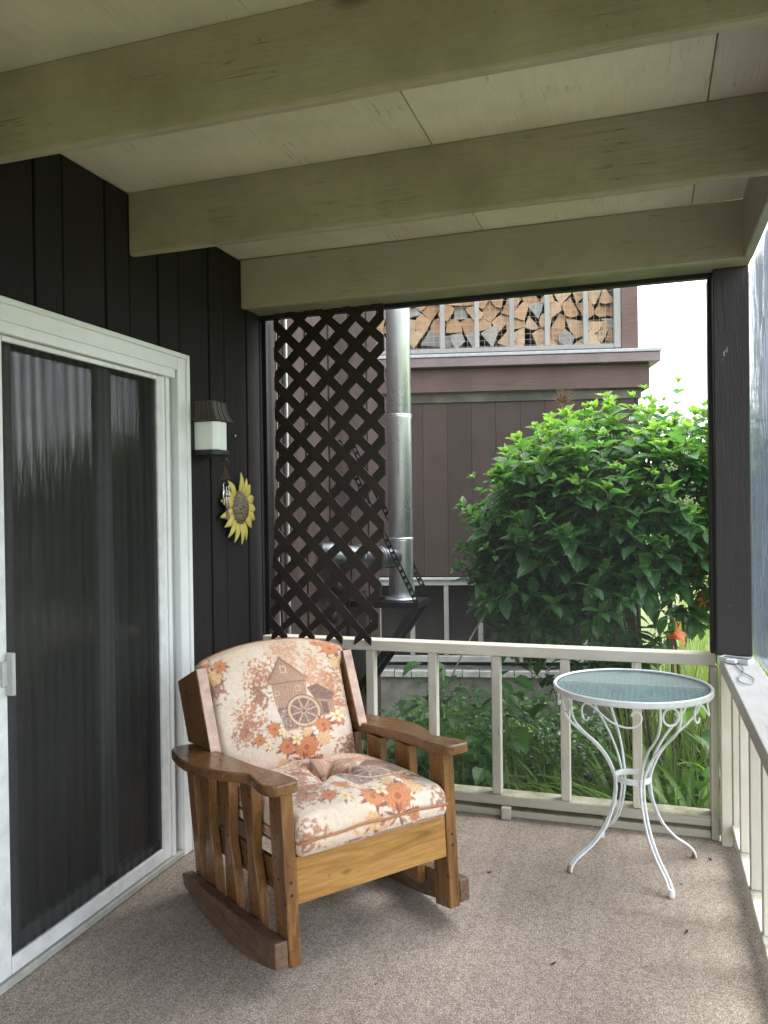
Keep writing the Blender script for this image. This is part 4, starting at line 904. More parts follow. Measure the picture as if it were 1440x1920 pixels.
# ---- printed fabric
def lin(c): c = np.asarray(c, float) / 255.0; return np.where(c <= 0.04045, c / 12.92, ((c + 0.055) / 1.055) ** 2.4)
def make_print(W=420, seed=3):
    g = np.random.default_rng(seed)
    yy, xx = np.mgrid[0:W, 0:W]; X = (xx + 0.5) / W; Y = 1 - (yy + 0.5) / W       # Y up
    def vn(fr, s=0):
        gg = np.random.default_rng(100 + s + int(fr)); n = int(fr) + 3; L0 = gg.random((n, n)); fx = X * fr; fy = Y * fr
        ix, iy = fx.astype(int), fy.astype(int); tx, ty = fx - ix, fy - iy; tx = tx * tx * (3 - 2 * tx); ty = ty * ty * (3 - 2 * ty)
        return (L0[iy, ix] * (1 - tx) + L0[iy, ix + 1] * tx) * (1 - ty) + (L0[iy + 1, ix] * (1 - tx) + L0[iy + 1, ix + 1] * tx) * ty
    fb = (vn(4) + 0.5 * vn(9) + 0.25 * vn(19) + 0.2 * vn(41)) / 1.95
    img = np.empty((W, W, 3)); base = np.array([238, 226, 214.]); tan = np.array([206, 178, 148.])
    edge = np.clip(np.maximum(abs(X - 0.5), abs(Y - 0.5)) * 2, 0, 1) ** 3
    k = np.clip(0.25 * fb * 2 + 0.45 * edge * fb * 1.6, 0, 1)[..., None]; img[:] = base * (1 - k) + tan * k
    img += (vn(90, 1)[..., None] - 0.5) * 14
    def blend(mask, col, a=1.0):
        m = np.clip(mask, 0, 1)[..., None] * a; img[:] = img * (1 - m) + np.array(col, float) * m
    def dist(cx, cy, sx=1, sy=1): return np.hypot((X - cx) / sx, (Y - cy) / sy)
    hf = vn(150, 2); hf2 = vn(100, 3); hf3 = vn(62, 4)
    def foliage(cx, cy, rx, ry, cols, dens=0.5):
        d = dist(cx, cy, rx, ry); fall = np.clip(1.25 - d + (hf3 - 0.5) * 1.3, 0, 1)
        blend((fall > 0.25) * (hf2 > 1 - dens * fall * 1.5), cols[0], 0.7)
        blend((fall > 0.3) * (hf > 1 - dens * fall * 1.25), cols[1], 0.75)
        blend((fall > 0.45) * (hf3 * hf > 0.52 - 0.2 * fall), cols[2], 0.7)
    rust = [(196, 140, 110), (160, 96, 72), (200, 120, 74)]; brn = [(170, 128, 104), (118, 76, 62), (186, 110, 72)]; pale = [(214, 176, 148), (196, 132, 100), (214, 150, 110)]
    foliage(0.60, 0.88, 0.13, 0.14, pale, 0.55); foliage(0.40, 0.72, 0.13, 0.13, rust, 0.6); foliage(0.88, 0.62, 0.13, 0.17, rust, 0.62)
    foliage(0.78, 0.78, 0.09, 0.12, pale, 0.5); foliage(0.36, 0.60, 0.09, 0.12, brn, 0.7); foliage(0.24, 0.42, 0.12, 0.14, rust, 0.6); foliage(0.20, 0.33, 0.10, 0.09, brn, 0.55)
    foliage(0.76, 0.66, 0.10, 0.07, pale, 0.8); foliage(0.93, 0.47, 0.06, 0.05, rust, 0.7); foliage(0.55, 0.31, 0.35, 0.05, pale, 0.3)
    foliage(0.97, 0.10, 0.12, 0.09, brn, 0.7); foliage(0.06, 0.06, 0.14, 0.10, brn, 0.6); foliage(0.05, 0.80, 0.07, 0.16, brn, 0.75); foliage(0.93, 0.97, 0.14, 0.06, rust, 0.7)
    foliage(0.5, 0.04, 0.2, 0.05, pale, 0.4); foliage(0.75, 0.2, 0.1, 0.05, pale, 0.3)
    def poly(P):
        inside = np.zeros_like(X, bool); n = len(P); j = n - 1
        for i in range(n):
            (xi, yi), (xj, yj) = P[i], P[j]
            inside ^= ((yi > Y) != (yj > Y)) & (X < (xj - xi) * (Y - yi) / (yj - yi + 1e-12) + xi); j = i
        return inside
    def line(a, b, wd, col, al=0.9):
        ax, ay = a; bx, by = b; t_ = np.clip(((X - ax) * (bx - ax) + (Y - ay) * (by - ay)) / ((bx - ax) ** 2 + (by - ay) ** 2), 0, 1)
        blend(np.clip(1.5 - np.hypot(X - ax - t_ * (bx - ax), Y - ay - t_ * (by - ay)) / wd, 0, 1), col, al)
    grainw = (np.sin(X * 330 + 3 * vn(30, 6)) > 0.35) | (hf > 0.75)
    # mill house
    wall = poly([(0.47, 0.70), (0.565, 0.845), (0.725, 0.68), (0.725, 0.67), (0.70, 0.47), (0.50, 0.44), (0.47, 0.50)])
    blend(wall, (190, 152, 126)); blend(wall & grainw, (140, 100, 82), 0.65)
    blend(poly([(0.47, 0.70), (0.565, 0.845), (0.725, 0.68), (0.715, 0.655), (0.565, 0.80), (0.485, 0.70)]) , (160, 116, 94), 0.5)
    line((0.46, 0.695), (0.565, 0.85), 0.006, (120, 80, 66)); line((0.565, 0.85), (0.735, 0.675), 0.006, (120, 80, 66)); line((0.475, 0.655), (0.72, 0.655), 0.004, (120, 80, 66))
    for cx, cy, s2 in ((0.575, 0.755, 0.022), (0.655, 0.60, 0.018), (0.50, 0.585, 0.016)):
        blend(poly([(cx - s2, cy - s2 * 1.25), (cx + s2, cy - s2 * 1.25), (cx + s2, cy + s2 * 1.25), (cx - s2, cy + s2 * 1.25)]), (216, 184, 156)); s3 = s2 * 0.62
        blend(poly([(cx - s3, cy - s3 * 1.3), (cx + s3, cy - s3 * 1.3), (cx + s3, cy + s3 * 1.3), (cx - s3, cy + s3 * 1.3)]), (150, 108, 92))
        line((cx, cy - s3), (cx, cy + s3), 0.0025, (216, 184, 156))
    # stone base and annex
    st_ = poly([(0.47, 0.48), (0.60, 0.47), (0.60, 0.30), (0.50, 0.30)]); blend(st_, (150, 122, 112)); blend(st_ & (hf2 > 0.55), (96, 68, 64), 0.8); blend(st_ & (hf > 0.75), (214, 190, 170), 0.8)
    rf_ = poly([(0.72, 0.60), (0.80, 0.63), (0.905, 0.55), (0.88, 0.50), (0.76, 0.51)]); blend(rf_, (128, 92, 80)); blend(rf_ & (hf2 > 0.6), (92, 62, 56), 0.7)
    an = poly([(0.76, 0.51), (0.88, 0.50), (0.88, 0.38), (0.76, 0.37)]); blend(an, (176, 138, 116)); blend(an & grainw, (128, 90, 76), 0.6)
    blend(poly([(0.80, 0.39), (0.84, 0.39), (0.84, 0.48), (0.80, 0.48)]), (110, 76, 66))
    # water wheel
    d = dist(0.665, 0.425); blend(d < 0.105, (128, 94, 84), 0.8); blend((d < 0.095) & (hf2 > 0.5), (84, 58, 54), 0.6)
    blend((d > 0.095) & (d < 0.122), (206, 176, 146)); blend((abs(d - 0.122) < 0.004) | (abs(d - 0.093) < 0.004), (110, 74, 62))
    for q in range(8):
        a = q * math.pi / 4 + 0.2; line((0.665, 0.425), (0.665 + 0.1 * math.cos(a), 0.425 + 0.1 * math.sin(a)), 0.0045, (214, 184, 152))
    blend(d < 0.014, (120, 80, 66))
    for q in range(9): line((0.86 + 0.014 * q, 0.37), (0.86 + 0.014 * q, 0.43 - 0.004 * q), 0.0028, (190, 130, 96))
    # flowers
    def leafs(cx, cy, r_, n, col):
        for q in range(n):
            a = g.uniform(0, 6.28); L0 = r_ * g.uniform(1.1, 1.75); x1, y1 = cx + L0 * math.cos(a), cy + L0 * math.sin(a); px_, py_ = -math.sin(a), math.cos(a); mxx, myy = cx + 0.6 * L0 * math.cos(a), cy + 0.6 * L0 * math.sin(a); ww = r_ * 0.16
            blend(poly([(cx, cy), (mxx + px_ * ww, myy + py_ * ww), (x1, y1), (mxx - px_ * ww, myy - py_ * ww)]), col[q % len(col)], 0.9)
    lc = [(110, 62, 52), (150, 86, 62), (84, 52, 50), (176, 122, 84)]
    def mum(cx, cy, r_):
        leafs(cx, cy, r_, 10, lc); dx, dy = X - cx, Y - cy; d = np.hypot(dx, dy) / r_; a = np.arctan2(dy, dx)
        m_ = d < 0.93 + 0.07 * np.cos(a * 14); ring = 0.5 + 0.5 * np.sin(d * 24 + np.cos(a * 14 + d * 7) * 1.6)
        blend(m_, (200, 116, 66)); blend(m_ * ring, (228, 156, 104), 0.5); blend(m_ * (1 - ring), (158, 82, 48), 0.45); blend(d < 0.22, (140, 62, 30), 0.7)
    def daisy(cx, cy, r_, col=(240, 222, 180)):
        leafs(cx, cy, r_, 6, lc); dx, dy = X - cx, Y - cy; d = np.hypot(dx, dy) / r_; a = np.arctan2(dy, dx); m_ = d < 0.62 + 0.38 * np.cos(a * 2.5) ** 2
        blend(m_, col); blend(m_ & (np.cos(a * 5) < -0.4) & (d > 0.3), (206, 164, 112), 0.7); blend(d < 0.25, (214, 150, 70))
    def rings(cx, cy, r_):
        leafs(cx, cy, r_ * 1.5, 9, lc)
        for q in range(7):
            a = q * math.pi / 3; ox, oy = (0, 0) if q == 6 else (r_ * math.cos(a), r_ * math.sin(a)); d = np.hypot(X - cx - ox, Y - cy - oy) / (r_ * 0.52)
            blend(d < 1, (238, 216, 166)); blend(abs(d - 0.72) < 0.16, (190, 118, 62), 0.85); blend(d < 0.25, (190, 118, 62))
    mum(0.42, 0.33, 0.05); mum(0.78, 0.30, 0.06); mum(0.90, 0.32, 0.035); rings(0.47, 0.06, 0.035); rings(0.77, 0.20, 0.038); rings(0.66, 0.26, 0.03)
    mum(0.50, 0.185, 0.062); mum(0.64, 0.155, 0.088); mum(0.30, 0.27, 0.04); daisy(0.575, 0.225, 0.045); daisy(0.885, 0.36, 0.052); daisy(0.36, 0.22, 0.035); daisy(0.70, 0.05, 0.03); mum(0.72, 0.04, 0.035); daisy(0.47, 0.30, 0.03)
    leafs(0.62, 0.06, 0.06, 8, lc)
    mum(0.135, 0.90, 0.045); rings(0.05, 0.84, 0.04); mum(0.03, 0.93, 0.04); mum(0.90, 0.93, 0.055); rings(0.955, 0.83, 0.034); mum(0.82, 0.96, 0.03)
    for ax in (0, 1):
        img = (np.roll(img, 1, ax) + 2.2 * img + np.roll(img, -1, ax)) / 4.2
    img = img * 0.84 + np.array([228, 208, 196.]) * 0.16
    return lin(np.clip(img, 0, 255)) * 0.92
PRINT = make_print()
def sample(U, V):
    W = PRINT.shape[0]; x = np.clip(U, 0, 0.9999) * (W - 1); y = (1 - np.clip(V, 0, 0.9999)) * (W - 1); x0 = x.astype(int); y0 = y.astype(int); x1 = np.minimum(x0 + 1, W - 1); y1 = np.minimum(y0 + 1, W - 1); tx = (x - x0)[:, None]; ty = (y - y0)[:, None]
    return (PRINT[y0, x0] * (1 - tx) + PRINT[y0, x1] * tx) * (1 - ty) + (PRINT[y1, x0] * (1 - tx) + PRINT[y1, x1] * tx) * ty
def fabric_mat():
    m, t, out = new_mat('printed_fabric'); a = N(t, 'Attribute'); a.attribute_name = 'print'
    v = coords(t, rnd=False); n1 = noise(t, v, 420, 2, 0.6); n2 = noise(t, v, 7, 4, 0.55)
    c = mixc(t, ramp(t, n1, [(0.3, 0.12), (0.7, 0.0)]), a.outputs['Color'], (0.3, 0.2, 0.15))
    nr = bump(t, n1, 0.25, 0.0015); nr = bump(t, n2, 0.5, 0.03, nr); n3 = noise(t, coords(t, (1, 2.5, 1), rnd=False), 16, 3, 0.5, 1.5); nr = bump(t, n3, 0.35, 0.008, nr)
    principled(t, out, c, 0.75, nr, spec=0.25, Sheen_Weight=0.2); return m
M_fab = fabric_mat()
def cushion(nu, nv, nt, rad, mapf, colf, name, parent):
    """rounded slab: u,v in -1..1 (front face t=+1), mapf(u,v,t)->xyz arrays; colf(u,v,t)->rgb"""
    H = np.array([1.0, 1.0, 1.0]); V, F = [], []; base = 0
    def grid(fu, na, nb, flip):
        nonlocal base
        A, B_ = np.meshgrid(np.linspace(-1, 1, na + 1), np.linspace(-1, 1, nb + 1), indexing='ij'); P = fu(A.ravel(), B_.ravel()); V.append(P)
        i = (np.arange(na)[:, None] * (nb + 1) + np.arange(nb)[None, :]).ravel() + base
        q = np.stack([i, i + nb + 1, i + nb + 2, i + 1], 1); F.append(q[:, ::-1] if flip else q); base += len(P)
    one = lambda a: np.ones_like(a)
    grid(lambda a, b: np.stack([a, b, one(a)], 1), nu, nv, False); grid(lambda a, b: np.stack([a, b, -one(a)], 1), nu // 4, nv // 4, True)
    grid(lambda a, b: np.stack([a, -one(a), b], 1), nu, nt, False); grid(lambda a, b: np.stack([a, one(a), b], 1), nu, nt, True)
    grid(lambda a, b: np.stack([-one(a), a, b], 1), nv, nt, True); grid(lambda a, b: np.stack([one(a), a, b], 1), nv, nt, False)
    P = np.concatenate(V); F = np.concatenate(F)
    col = colf(P[:, 0], P[:, 1], P[:, 2])
    r3 = np.array(rad)                                   # rounding radii relative to the half sizes
    inner = np.clip(P, -(1 - r3), 1 - r3); d = (P - inner) / r3; l = np.linalg.norm(d, axis=1, keepdims=True); d = np.where(l > 1e-9, d / np.maximum(l, 1e-9), 0)
    Q = inner + d * r3 * (l > 0)
    X = mapf(Q[:, 0], Q[:, 1], Q[:, 2])
    me = bpy.data.meshes.new(name); me.from_pydata(X.tolist(), [], F.tolist()); me.materials.append(M_fab)
    at_ = me.color_attributes.new('print', 'FLOAT_COLOR', 'POINT'); at_.data.foreach_set('color', np.concatenate([col, np.ones((len(col), 1))], 1).astype(np.float32).ravel())
    b = bmesh.new(); b.from_mesh(me); bmesh.ops.remove_doubles(b, verts=b.verts, dist=1e-5); bmesh.ops.recalc_face_normals(b, faces=b.faces); b.to_mesh(me); b.free()
    me.polygons.foreach_set('use_smooth', [True] * len(me.polygons)); me.update()
    o = bpy.data.objects.new(name, me); COL.objects.link(o); o.parent = parent; return o
M_pipe = flat('rust_piping', (0.36, 0.15, 0.06), 0.6)
# seat cushion
sc_t = thing('seat_cushion', 'thick square seat cushion printed with autumn flowers on the rocking chair', 'cushion', CH, CA)
def seat_map(u_, v_, t_):
    w_ = 0.339 + 0.293 * u_; b_ = 0.292 + 0.300 * v_
    top = 0.500 + 0.058 * np.clip((1 - u_ ** 2), 0, 1) ** 0.5 * np.clip(1 - np.abs(v_ + 0.1) ** 2.5, 0, 1) ** 0.5 - 0.012 * v_
    rr = np.hypot(u_ - 0.02, v_ - 0.12); ang = np.arctan2(v_ - 0.12, u_ - 0.02)
    top = top - 0.075 * np.exp(-(rr / 0.19) ** 2) - 0.026 * np.exp(-((rr - 0.25) / 0.28) ** 2) * (0.5 + 0.5 * np.cos(ang * 6 + 0.8)) ** 3 + 0.006 * np.sin(u_ * 9 + v_ * 3) * np.clip(1 - u_ ** 2, 0, 1)
    bot = 0.4045 - 0.030 * (v_ + 1) / 2
    h = (t_ + 1) / 2; z_ = bot + (top - bot) * h
    b_ = b_ - 0.020 * np.cos(t_ * 1.4) * np.clip(-v_, 0, 1) ** 4 + 0.006 * np.exp(-((t_ + 0.05) / 0.12) ** 2) * np.clip(-v_, 0, 1) ** 6
    w2 = w_ - 0.045 * (z_ - 0.09)
    return np.stack([w2, b_, z_], 1)
def seat_col(u_, v_, t_):
    front = v_ <= -0.9999; side = np.abs(u_) >= 0.9999
    U = 0.5 + 0.46 * u_; V = 0.56 + 0.40 * v_
    V = np.where(front, 0.16 - 0.20 * (1 - t_) / 2 + 0.0, V); V = np.where(V < 0, -V * 2.2 + 0.6, V); V = np.where(side & ~front, 0.55 + 0.40 * v_, V)
    U = np.where(side, np.where(u_ > 0, 0.96 - 0.1 * (1 - t_), 0.04 + 0.1 * (1 - t_)), U)
    return sample(U, V) * 0.99
s1 = cushion(210, 200, 44, (0.10, 0.10, 0.55), seat_map, seat_col, 'fabric_cover', sc_t)
PP = []
for a, b in [(x, -1.0) for x in np.linspace(-0.93, 0.93, 40)]: PP.append((a, b))
xs = np.array([p[0] for p in PP]); q3 = seat_map(np.concatenate([[-1.0, -1.0, -0.99], xs, [0.99, 1, 1]]), np.concatenate([[0.8, -0.9, -0.97], -1.0 * np.ones(40), [-0.97, -0.9, 0.8]]), np.full(46, -0.02))
MB().tube([Vector(p) + Vector((0, -0.003, 0)) for p in q3.tolist()], 0.0042, 8).build('piping', M_pipe, sc_t, smooth=True)
# back cushion
bc_t = thing('back_cushion', 'arched back cushion printed with an old water mill scene on the rocking chair', 'cushion', CH, CA)
def back_map(u_, v_, t_):
    v01 = (v_ + 1) / 2; au = np.abs(u_)
    arch = 0.512 - 0.058 * au ** 2.2
    vv = v01 * arch; half = 0.290 + 0.030 * np.clip((v01 - 0.82) / 0.1, 0, 1)
    w_ = 0.339 + half * u_
    bul = 0.030 * np.clip(1 - u_ ** 2, 0, 1) ** 0.7 * np.clip(1 - v_ ** 2, 0, 1) ** 0.5 + 0.022 * np.exp(-((v01 - 0.25) / 0.22) ** 2) * np.clip(1 - u_ ** 2, 0, 1) + 0.004 * np.sin(u_ * 6 + v_ * 2) * np.sin(v_ * 5)
    th = np.where(t_ > 0, t_ * (0.030 + bul), t_ * 0.060)
    b0 = 0.590 + vv * 0.277 + (th + 0.0) * -0.96; z0 = 0.470 + vv * 0.961 + th * -0.277 * -1 * 0 + th * 0.277 * 1.0
    w2 = w_ - 0.045 * (z0 - 0.09)
    return np.stack([w2, b0, z0], 1)
def back_col(u_, v_, t_):
    U = 0.5 + 0.5 * u_; U = U + 0.065 * np.sin(np.pi * U); V = (v_ + 1) / 2; U = np.where(np.abs(u_) > 0.9999, np.clip(U + (1 - t_) * 0.1 * -np.sign(u_), 0, 1), U); V = np.where(v_ > 0.9999, 1 - 0.06 * (1 - t_), V)
    return sample(U, V)
cushion(230, 230, 30, (0.09, 0.09, 0.8), back_map, back_col, 'fabric_cover', bc_t)
us = np.concatenate([[-1, -1, -1, -0.985, -0.95], np.linspace(-0.9, 0.9, 40), [0.95, 0.985, 1, 1, 1]]); vs_ = np.concatenate([[-0.8, 0.5, 0.90, 0.965, 0.99], np.ones(40), [0.99, 0.965, 0.90, 0.5, -0.8]])
q4 = back_map(us, vs_, np.full(50, 0.12)); MB().tube(q4.tolist(), 0.0042, 8).build('piping', M_pipe, bc_t, smooth=True)

# ------------------------------------------------------------------ foliage
def leaf_template(kind='ovate'):
    # along +Y, length 1, returns verts, faces
    if kind == 'ovate': W = [(0.0, 0.02), (0.22, 0.21), (0.48, 0.27), (0.75, 0.17), (1.0, 0.0)]
    elif kind == 'heart': W = [(0.0, 0.05), (0.12, 0.34), (0.38, 0.40), (0.7, 0.24), (1.0, 0.0)]
    else: W = [(0.0, 0.02), (0.25, 0.11), (0.5, 0.13), (0.75, 0.08), (1.0, 0.0)]
    vs = []; fs = []
    for (y, w_) in W:
        z = 0.05 * math.sin(y * 2.6) - 0.20 * y * y
        vs += [(-w_, y, z + 0.28 * w_), (0, y, z), (w_, y, z + 0.28 * w_)]
    for j in range(len(W) - 1):
        b = 3 * j; fs += [(b, b + 1, b + 4, b + 3), (b + 1, b + 2, b + 5, b + 4)]
    return np.array(vs), np.array(fs)
def quat_to(d, roll):
    d = Vector(d).normalized(); q = Vector((0, 1, 0)).rotation_difference(d); return q @ Matrix.Rotation(roll, 3, 'Y').to_quaternion()
def leaf_frame(d, roll):
    """orientation with +Y along d and +Z as far up as possible, rolled"""
    y = Vector(d).normalized(); up = Vector((0, 0, 1)); x = y.cross(up); x = x.normalized() if x.length > 1e-4 else Vector((1, 0, 0)); z = x.cross(y)
    m = Matrix((x, y, z)).transposed(); return m @ Matrix.Rotation(roll, 3, 'Y')
def mass(name, leaves, tmpl, mat_, parent, label=None):
    """one mesh of many leaves: leaves = (pos, 3x3, size, tint)"""
    tv, tf = tmpl; n = len(leaves); nv = len(tv)
    Rm = np.array([[list(r_) for r_ in l[1]] for l in leaves]); S_ = np.array([l[2] for l in leaves]); P = np.array([list(l[0]) for l in leaves])
    V = np.einsum('nij,vj->nvi', Rm, tv) * S_[:, None, None] + P[:, None, :]
    F = (tf[None] + (np.arange(n) * nv)[:, None, None]).reshape(-1, 4)
    me = bpy.data.meshes.new(name); me.from_pydata(V.reshape(-1, 3).tolist(), [], F.tolist()); me.materials.append(mat_)
    a = me.attributes.new('tint', 'FLOAT', 'POINT'); a.data.foreach_set('value', np.repeat(np.array([l[3] for l in leaves], np.float32), nv))
    me.update(); o = bpy.data.objects.new(name, me); COL.objects.link(o); o['kind'] = 'stuff'
    if parent: o.parent = parent
    if label: o['label'] = label
    return o
def single_mats(base, stops, n=6, **kw):
    """the tint ramp cut into a few object-level materials"""
    out = []
    for i in range(n):
        t_ = i / (n - 1)
        for (p0, c0), (p1, c1) in zip(stops, stops[1:]):
            if p0 <= t_ <= p1: k = (t_ - p0) / (p1 - p0); c = tuple(a + (b - a) * k for a, b in zip(c0, c1)); break
        out.append(leaf_mat(base, [(0, tuple(x * 0.9 for x in c)), (1, tuple(x * 1.1 for x in c))], **kw))
    return out
OV = leaf_template('ovate'); HE = leaf_template('heart'); LA = leaf_template('lance')
def tmpl_mesh(name, T, m):
    me = bpy.data.meshes.new(name); me.from_pydata(T[0].tolist(), [], T[1].tolist()); me.materials.append(m); me.update(); return me

# the big shrub
SB = Vector((0.10, 5.38, -0.5))
shrub = thing('flowering_shrub', 'big round green shrub with broad leaves growing between the porch and the brown building', 'shrub', SB)
C0 = Vector((-0.16, 0.0, 1.70)); RX, RY, RZ = 1.14, 0.82, 0.97
leaves = []; stems = MB(); tips = []
def add_shoot(tip, d, L_, nodes, size, young_lit):
    d = Vector(d).normalized(); px_ = d.orthogonal().normalized(); py_ = d.cross(px_)
    base = tip - d * L_
    ph = random.uniform(0, 3.14)
    for k in range(nodes):
        t_ = (k + 1) / nodes; p = base + d * (L_ * t_); ph += 1.57
        s0 = size * (1.0 - 0.45 * max(0, t_ - 0.55) / 0.45) * random.uniform(0.8, 1.15)
        for sg in (0, math.pi):
            a = ph + sg + random.uniform(-0.25, 0.25); od = (px_ * math.cos(a) + py_ * math.sin(a)); ld = (od + d * (0.25 + 0.55 * t_ ** 2) + Vector((0, 0, -0.25 + 0.35 * t_)))
            tint = min(1, max(0, young_lit * (0.30 + 0.70 * t_ ** 2) + random.uniform(-0.10, 0.12)))
            leaves.append((p, leaf_frame(ld, random.uniform(-0.45, 0.45)), s0, tint))
    for k in range(3):
        a = ph + k * 2.1; od = px_ * math.cos(a) + py_ * math.sin(a)
        leaves.append((tip, leaf_frame(od * 0.5 + d * 1.0, random.uniform(-0.5, 0.5)), size * 0.42, min(1, young_lit * 1.1)))
    stems.tube([base - d * 0.12 + Vector((0, 0, -0.05)), base, tip], [0.004, 0.0035, 0.002], 4)
for k in range(1080):
    # direction on the ellipsoid, upper part denser
    a = random.uniform(0, 2 * math.pi); ct = random.uniform(-0.80, 1.0); st2 = math.sqrt(max(0, 1 - ct * ct)); d = Vector((st2 * math.cos(a), st2 * math.sin(a), ct))
    q = random.uniform(0.80, 1.03) if random.random() < 0.75 else random.uniform(0.5, 0.8)
    lump = 1 + 0.07 * mnoise.noise(d * 2.3 + Vector((5, 1, 2))) + 0.05 * mnoise.noise(d * 6)
    sup = (abs(d.x) ** 2.7 + abs(d.y) ** 2.7 + abs(d.z) ** 2.7) ** (-1 / 2.7)
    p = C0 + Vector((d.x * RX, d.y * RY, d.z * RZ)) * q * lump * sup * 0.94
    if p.z < 0.28: continue
    if d.z < -0.3 and random.random() < 0.35: continue
    if p.x > 0.02 and p.z < 1.30 and p.y < 0.5: continue
    young_lit = 0.50 + 0.50 * max(0, d.z) + 0.22 * max(0, d.x) - 0.25 * max(0, -d.z) ; young_lit *= (0.6 + 0.4 * (q > 0.8))  # new growth tint; sunlit top and right, shaded underside and core painted in
    add_shoot(p, d * 0.75 + Vector((0, 0, 0.65 if d.z > -0.2 else 0.1)) + Vector([random.uniform(-0.2, 0.2) for _ in range(3)]), random.uniform(0.16, 0.30), random.choice((3, 4, 4, 5)), random.uniform(0.09, 0.19), young_lit)
# tall leading shoots on the top and the left edge, and low side twigs
for (x, y, z, dx) in ((-0.72, -0.1, 2.42, -0.1), (-0.46, -0.2, 2.60, 0), (-0.10, 0, 2.72, 0), (0.10, -0.1, 2.74, 0.1), (0.33, -0.2, 2.78, 0), (0.52, 0, 2.70, 0.1), (-0.98, 0.0, 2.20, -0.2), (-1.16, -0.15, 1.78, -0.9), (-0.88, -0.3, 0.98, -0.6), (-0.80, -0.2, 1.12, -0.4), (0.8, 0, 2.52, 0.1), (-0.3, 0.1, 2.68, 0)):
    add_shoot(Vector((x, y, z)), (dx, -0.1, 1.0 if abs(dx) < 0.5 else 0.35), 0.34, 5, 0.11, 1.0 if z > 2 else 0.5)
leaves.sort(key=lambda l: l[0].y - 0.25 * (l[0].z - 1.2))
front = [l for l in leaves if l[2] > 0.06][:296]; ids = set(id(l) for l in front); rest = [l for l in leaves if id(l) not in ids]
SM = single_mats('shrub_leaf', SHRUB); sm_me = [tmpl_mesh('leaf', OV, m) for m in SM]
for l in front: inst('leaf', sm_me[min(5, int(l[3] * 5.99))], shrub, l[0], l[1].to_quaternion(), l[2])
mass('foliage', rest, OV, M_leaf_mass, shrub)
for k in range(16):
    a = random.uniform(0, 6.28); e0 = Vector((0.16 * math.cos(a), 0.14 * math.sin(a), 0)); tp_ = C0 + Vector((math.cos(a) * RX * random.uniform(0.2, 0.7), math.sin(a) * RY * random.uniform(0.2, 0.7), random.uniform(-0.1, 0.6)))
    mid = e0.lerp(tp_, 0.5) + Vector((random.uniform(-0.08, 0.08), random.uniform(-0.08, 0.08), 0.1))
    stems.tube(smooth_path([e0, mid, tp_], 5), [0.016 - 0.010 * i / 10 for i in range(11)], 6)
o = stems.build('stem', M_stem, shrub, recentre=False, fix=False); o['kind'] = 'stuff'
# dried flower head
fh = MB(); cx_ = Vector((-0.58, -0.22, 2.63)); M_dry = flat('dried_flower', (0.20, 0.12, 0.075), 0.9)
fh.tube([(-0.50, -0.15, 1.75), (-0.55, -0.2, 2.3), tuple(cx_)], 0.0035, 5)
for k in range(150):
    d = Vector((random.gauss(0, 1), random.gauss(0, 1), random.gauss(0.3, 1))).normalized(); e1 = cx_ + Vector((d.x * 0.085, d.y * 0.085, 0.02 + d.z * 0.10)) * random.uniform(0.5, 1.0)
    fh.tube([cx_ + (e1 - cx_) * 0.25, e1], 0.0011, 3); fh.box(e1.x - 0.0028, e1.x + 0.0028, e1.y - 0.0028, e1.y + 0.0028, e1.z - 0.002, e1.z + 0.003)
fh.build('dried_flower_head', M_dry, shrub, fix=False)
# small pale flower buds
for (x, y, z) in ((0.02, -0.6, 2.18), (0.12, -0.62, 1.98), (0.3, -0.5, 2.3)):
    mb = MB()
    for k in range(60):
        d = Vector((random.gauss(0, 1), random.gauss(0, 1), abs(random.gauss(0, 1)))).normalized() * random.uniform(0.02, 0.06); mb.box(x + d.x - .004, x + d.x + .004, y + d.y - .004, y + d.y + .004, z + d.z - .004, z + d.z + .004)
    mb.build('flower_bud_cluster', flat('pale_bud', (0.45, 0.55, 0.25), 0.7), shrub, fix=False)

# daylilies
def blade_mesh(seed, m):
    g = random.Random(seed); L_ = 1.0; droop = g.uniform(0.9, 2.3); w0 = g.uniform(0.017, 0.025); n = 9; vs = []; fs = []; x = z = 0; a = R_(g.uniform(68, 86))
    for j in range(n + 1):
        t_ = j / n; w_ = w0 * (0.6 + 0.9 * t_ if t_ < 0.3 else 1.0 - ((t_ - 0.3) / 0.7) ** 2.2 * 0.95)
        vs += [(x, -w_, z + 0.35 * w_), (x, 0, z), (x, w_, z + 0.35 * w_)]
        a -= droop / n * (0.3 + 1.4 * t_); x += L_ / n * math.cos(a); z += L_ / n * math.sin(a)
    for j in range(n): b = 3 * j; fs += [(b, b + 1, b + 4, b + 3), (b + 1, b + 2, b + 5, b + 4)]
    me = bpy.data.meshes.new('leaf'); me.from_pydata(vs, [], fs); me.materials.append(m); me.polygons.foreach_set('use_smooth', [True] * len(me.polygons)); me.update(); return me
BM = [blade_mesh(i, m) for i, m in enumerate(single_mats('daylily_leaf', GRASSY, 8))]
CL = [((0.16, 4.26), 74, 0.98, 'daylily clump with long arching leaves closest to the corner post', 0), ((-0.14, 4.42), 46, 0.80, 'daylily clump whose arching leaves show between the table legs', 0), ((-0.42, 4.60), 40, 0.74, 'daylily clump in the shade under the shrub beside the bistro table', 0),
      ((0.12, 4.85), 44, 0.95, 'daylily clump carrying the open orange flower', 1), ((0.52, 4.95), 40, 1.0, 'daylily clump seen at the foot of the corner post beyond the rail', 1), ((0.42, 5.9), 34, 0.85, 'daylily clump farthest out on the sunny lawn edge', 1), ((-0.70, 4.42), 26, 0.60, 'small daylily clump among the broad leaved weeds', 0)]
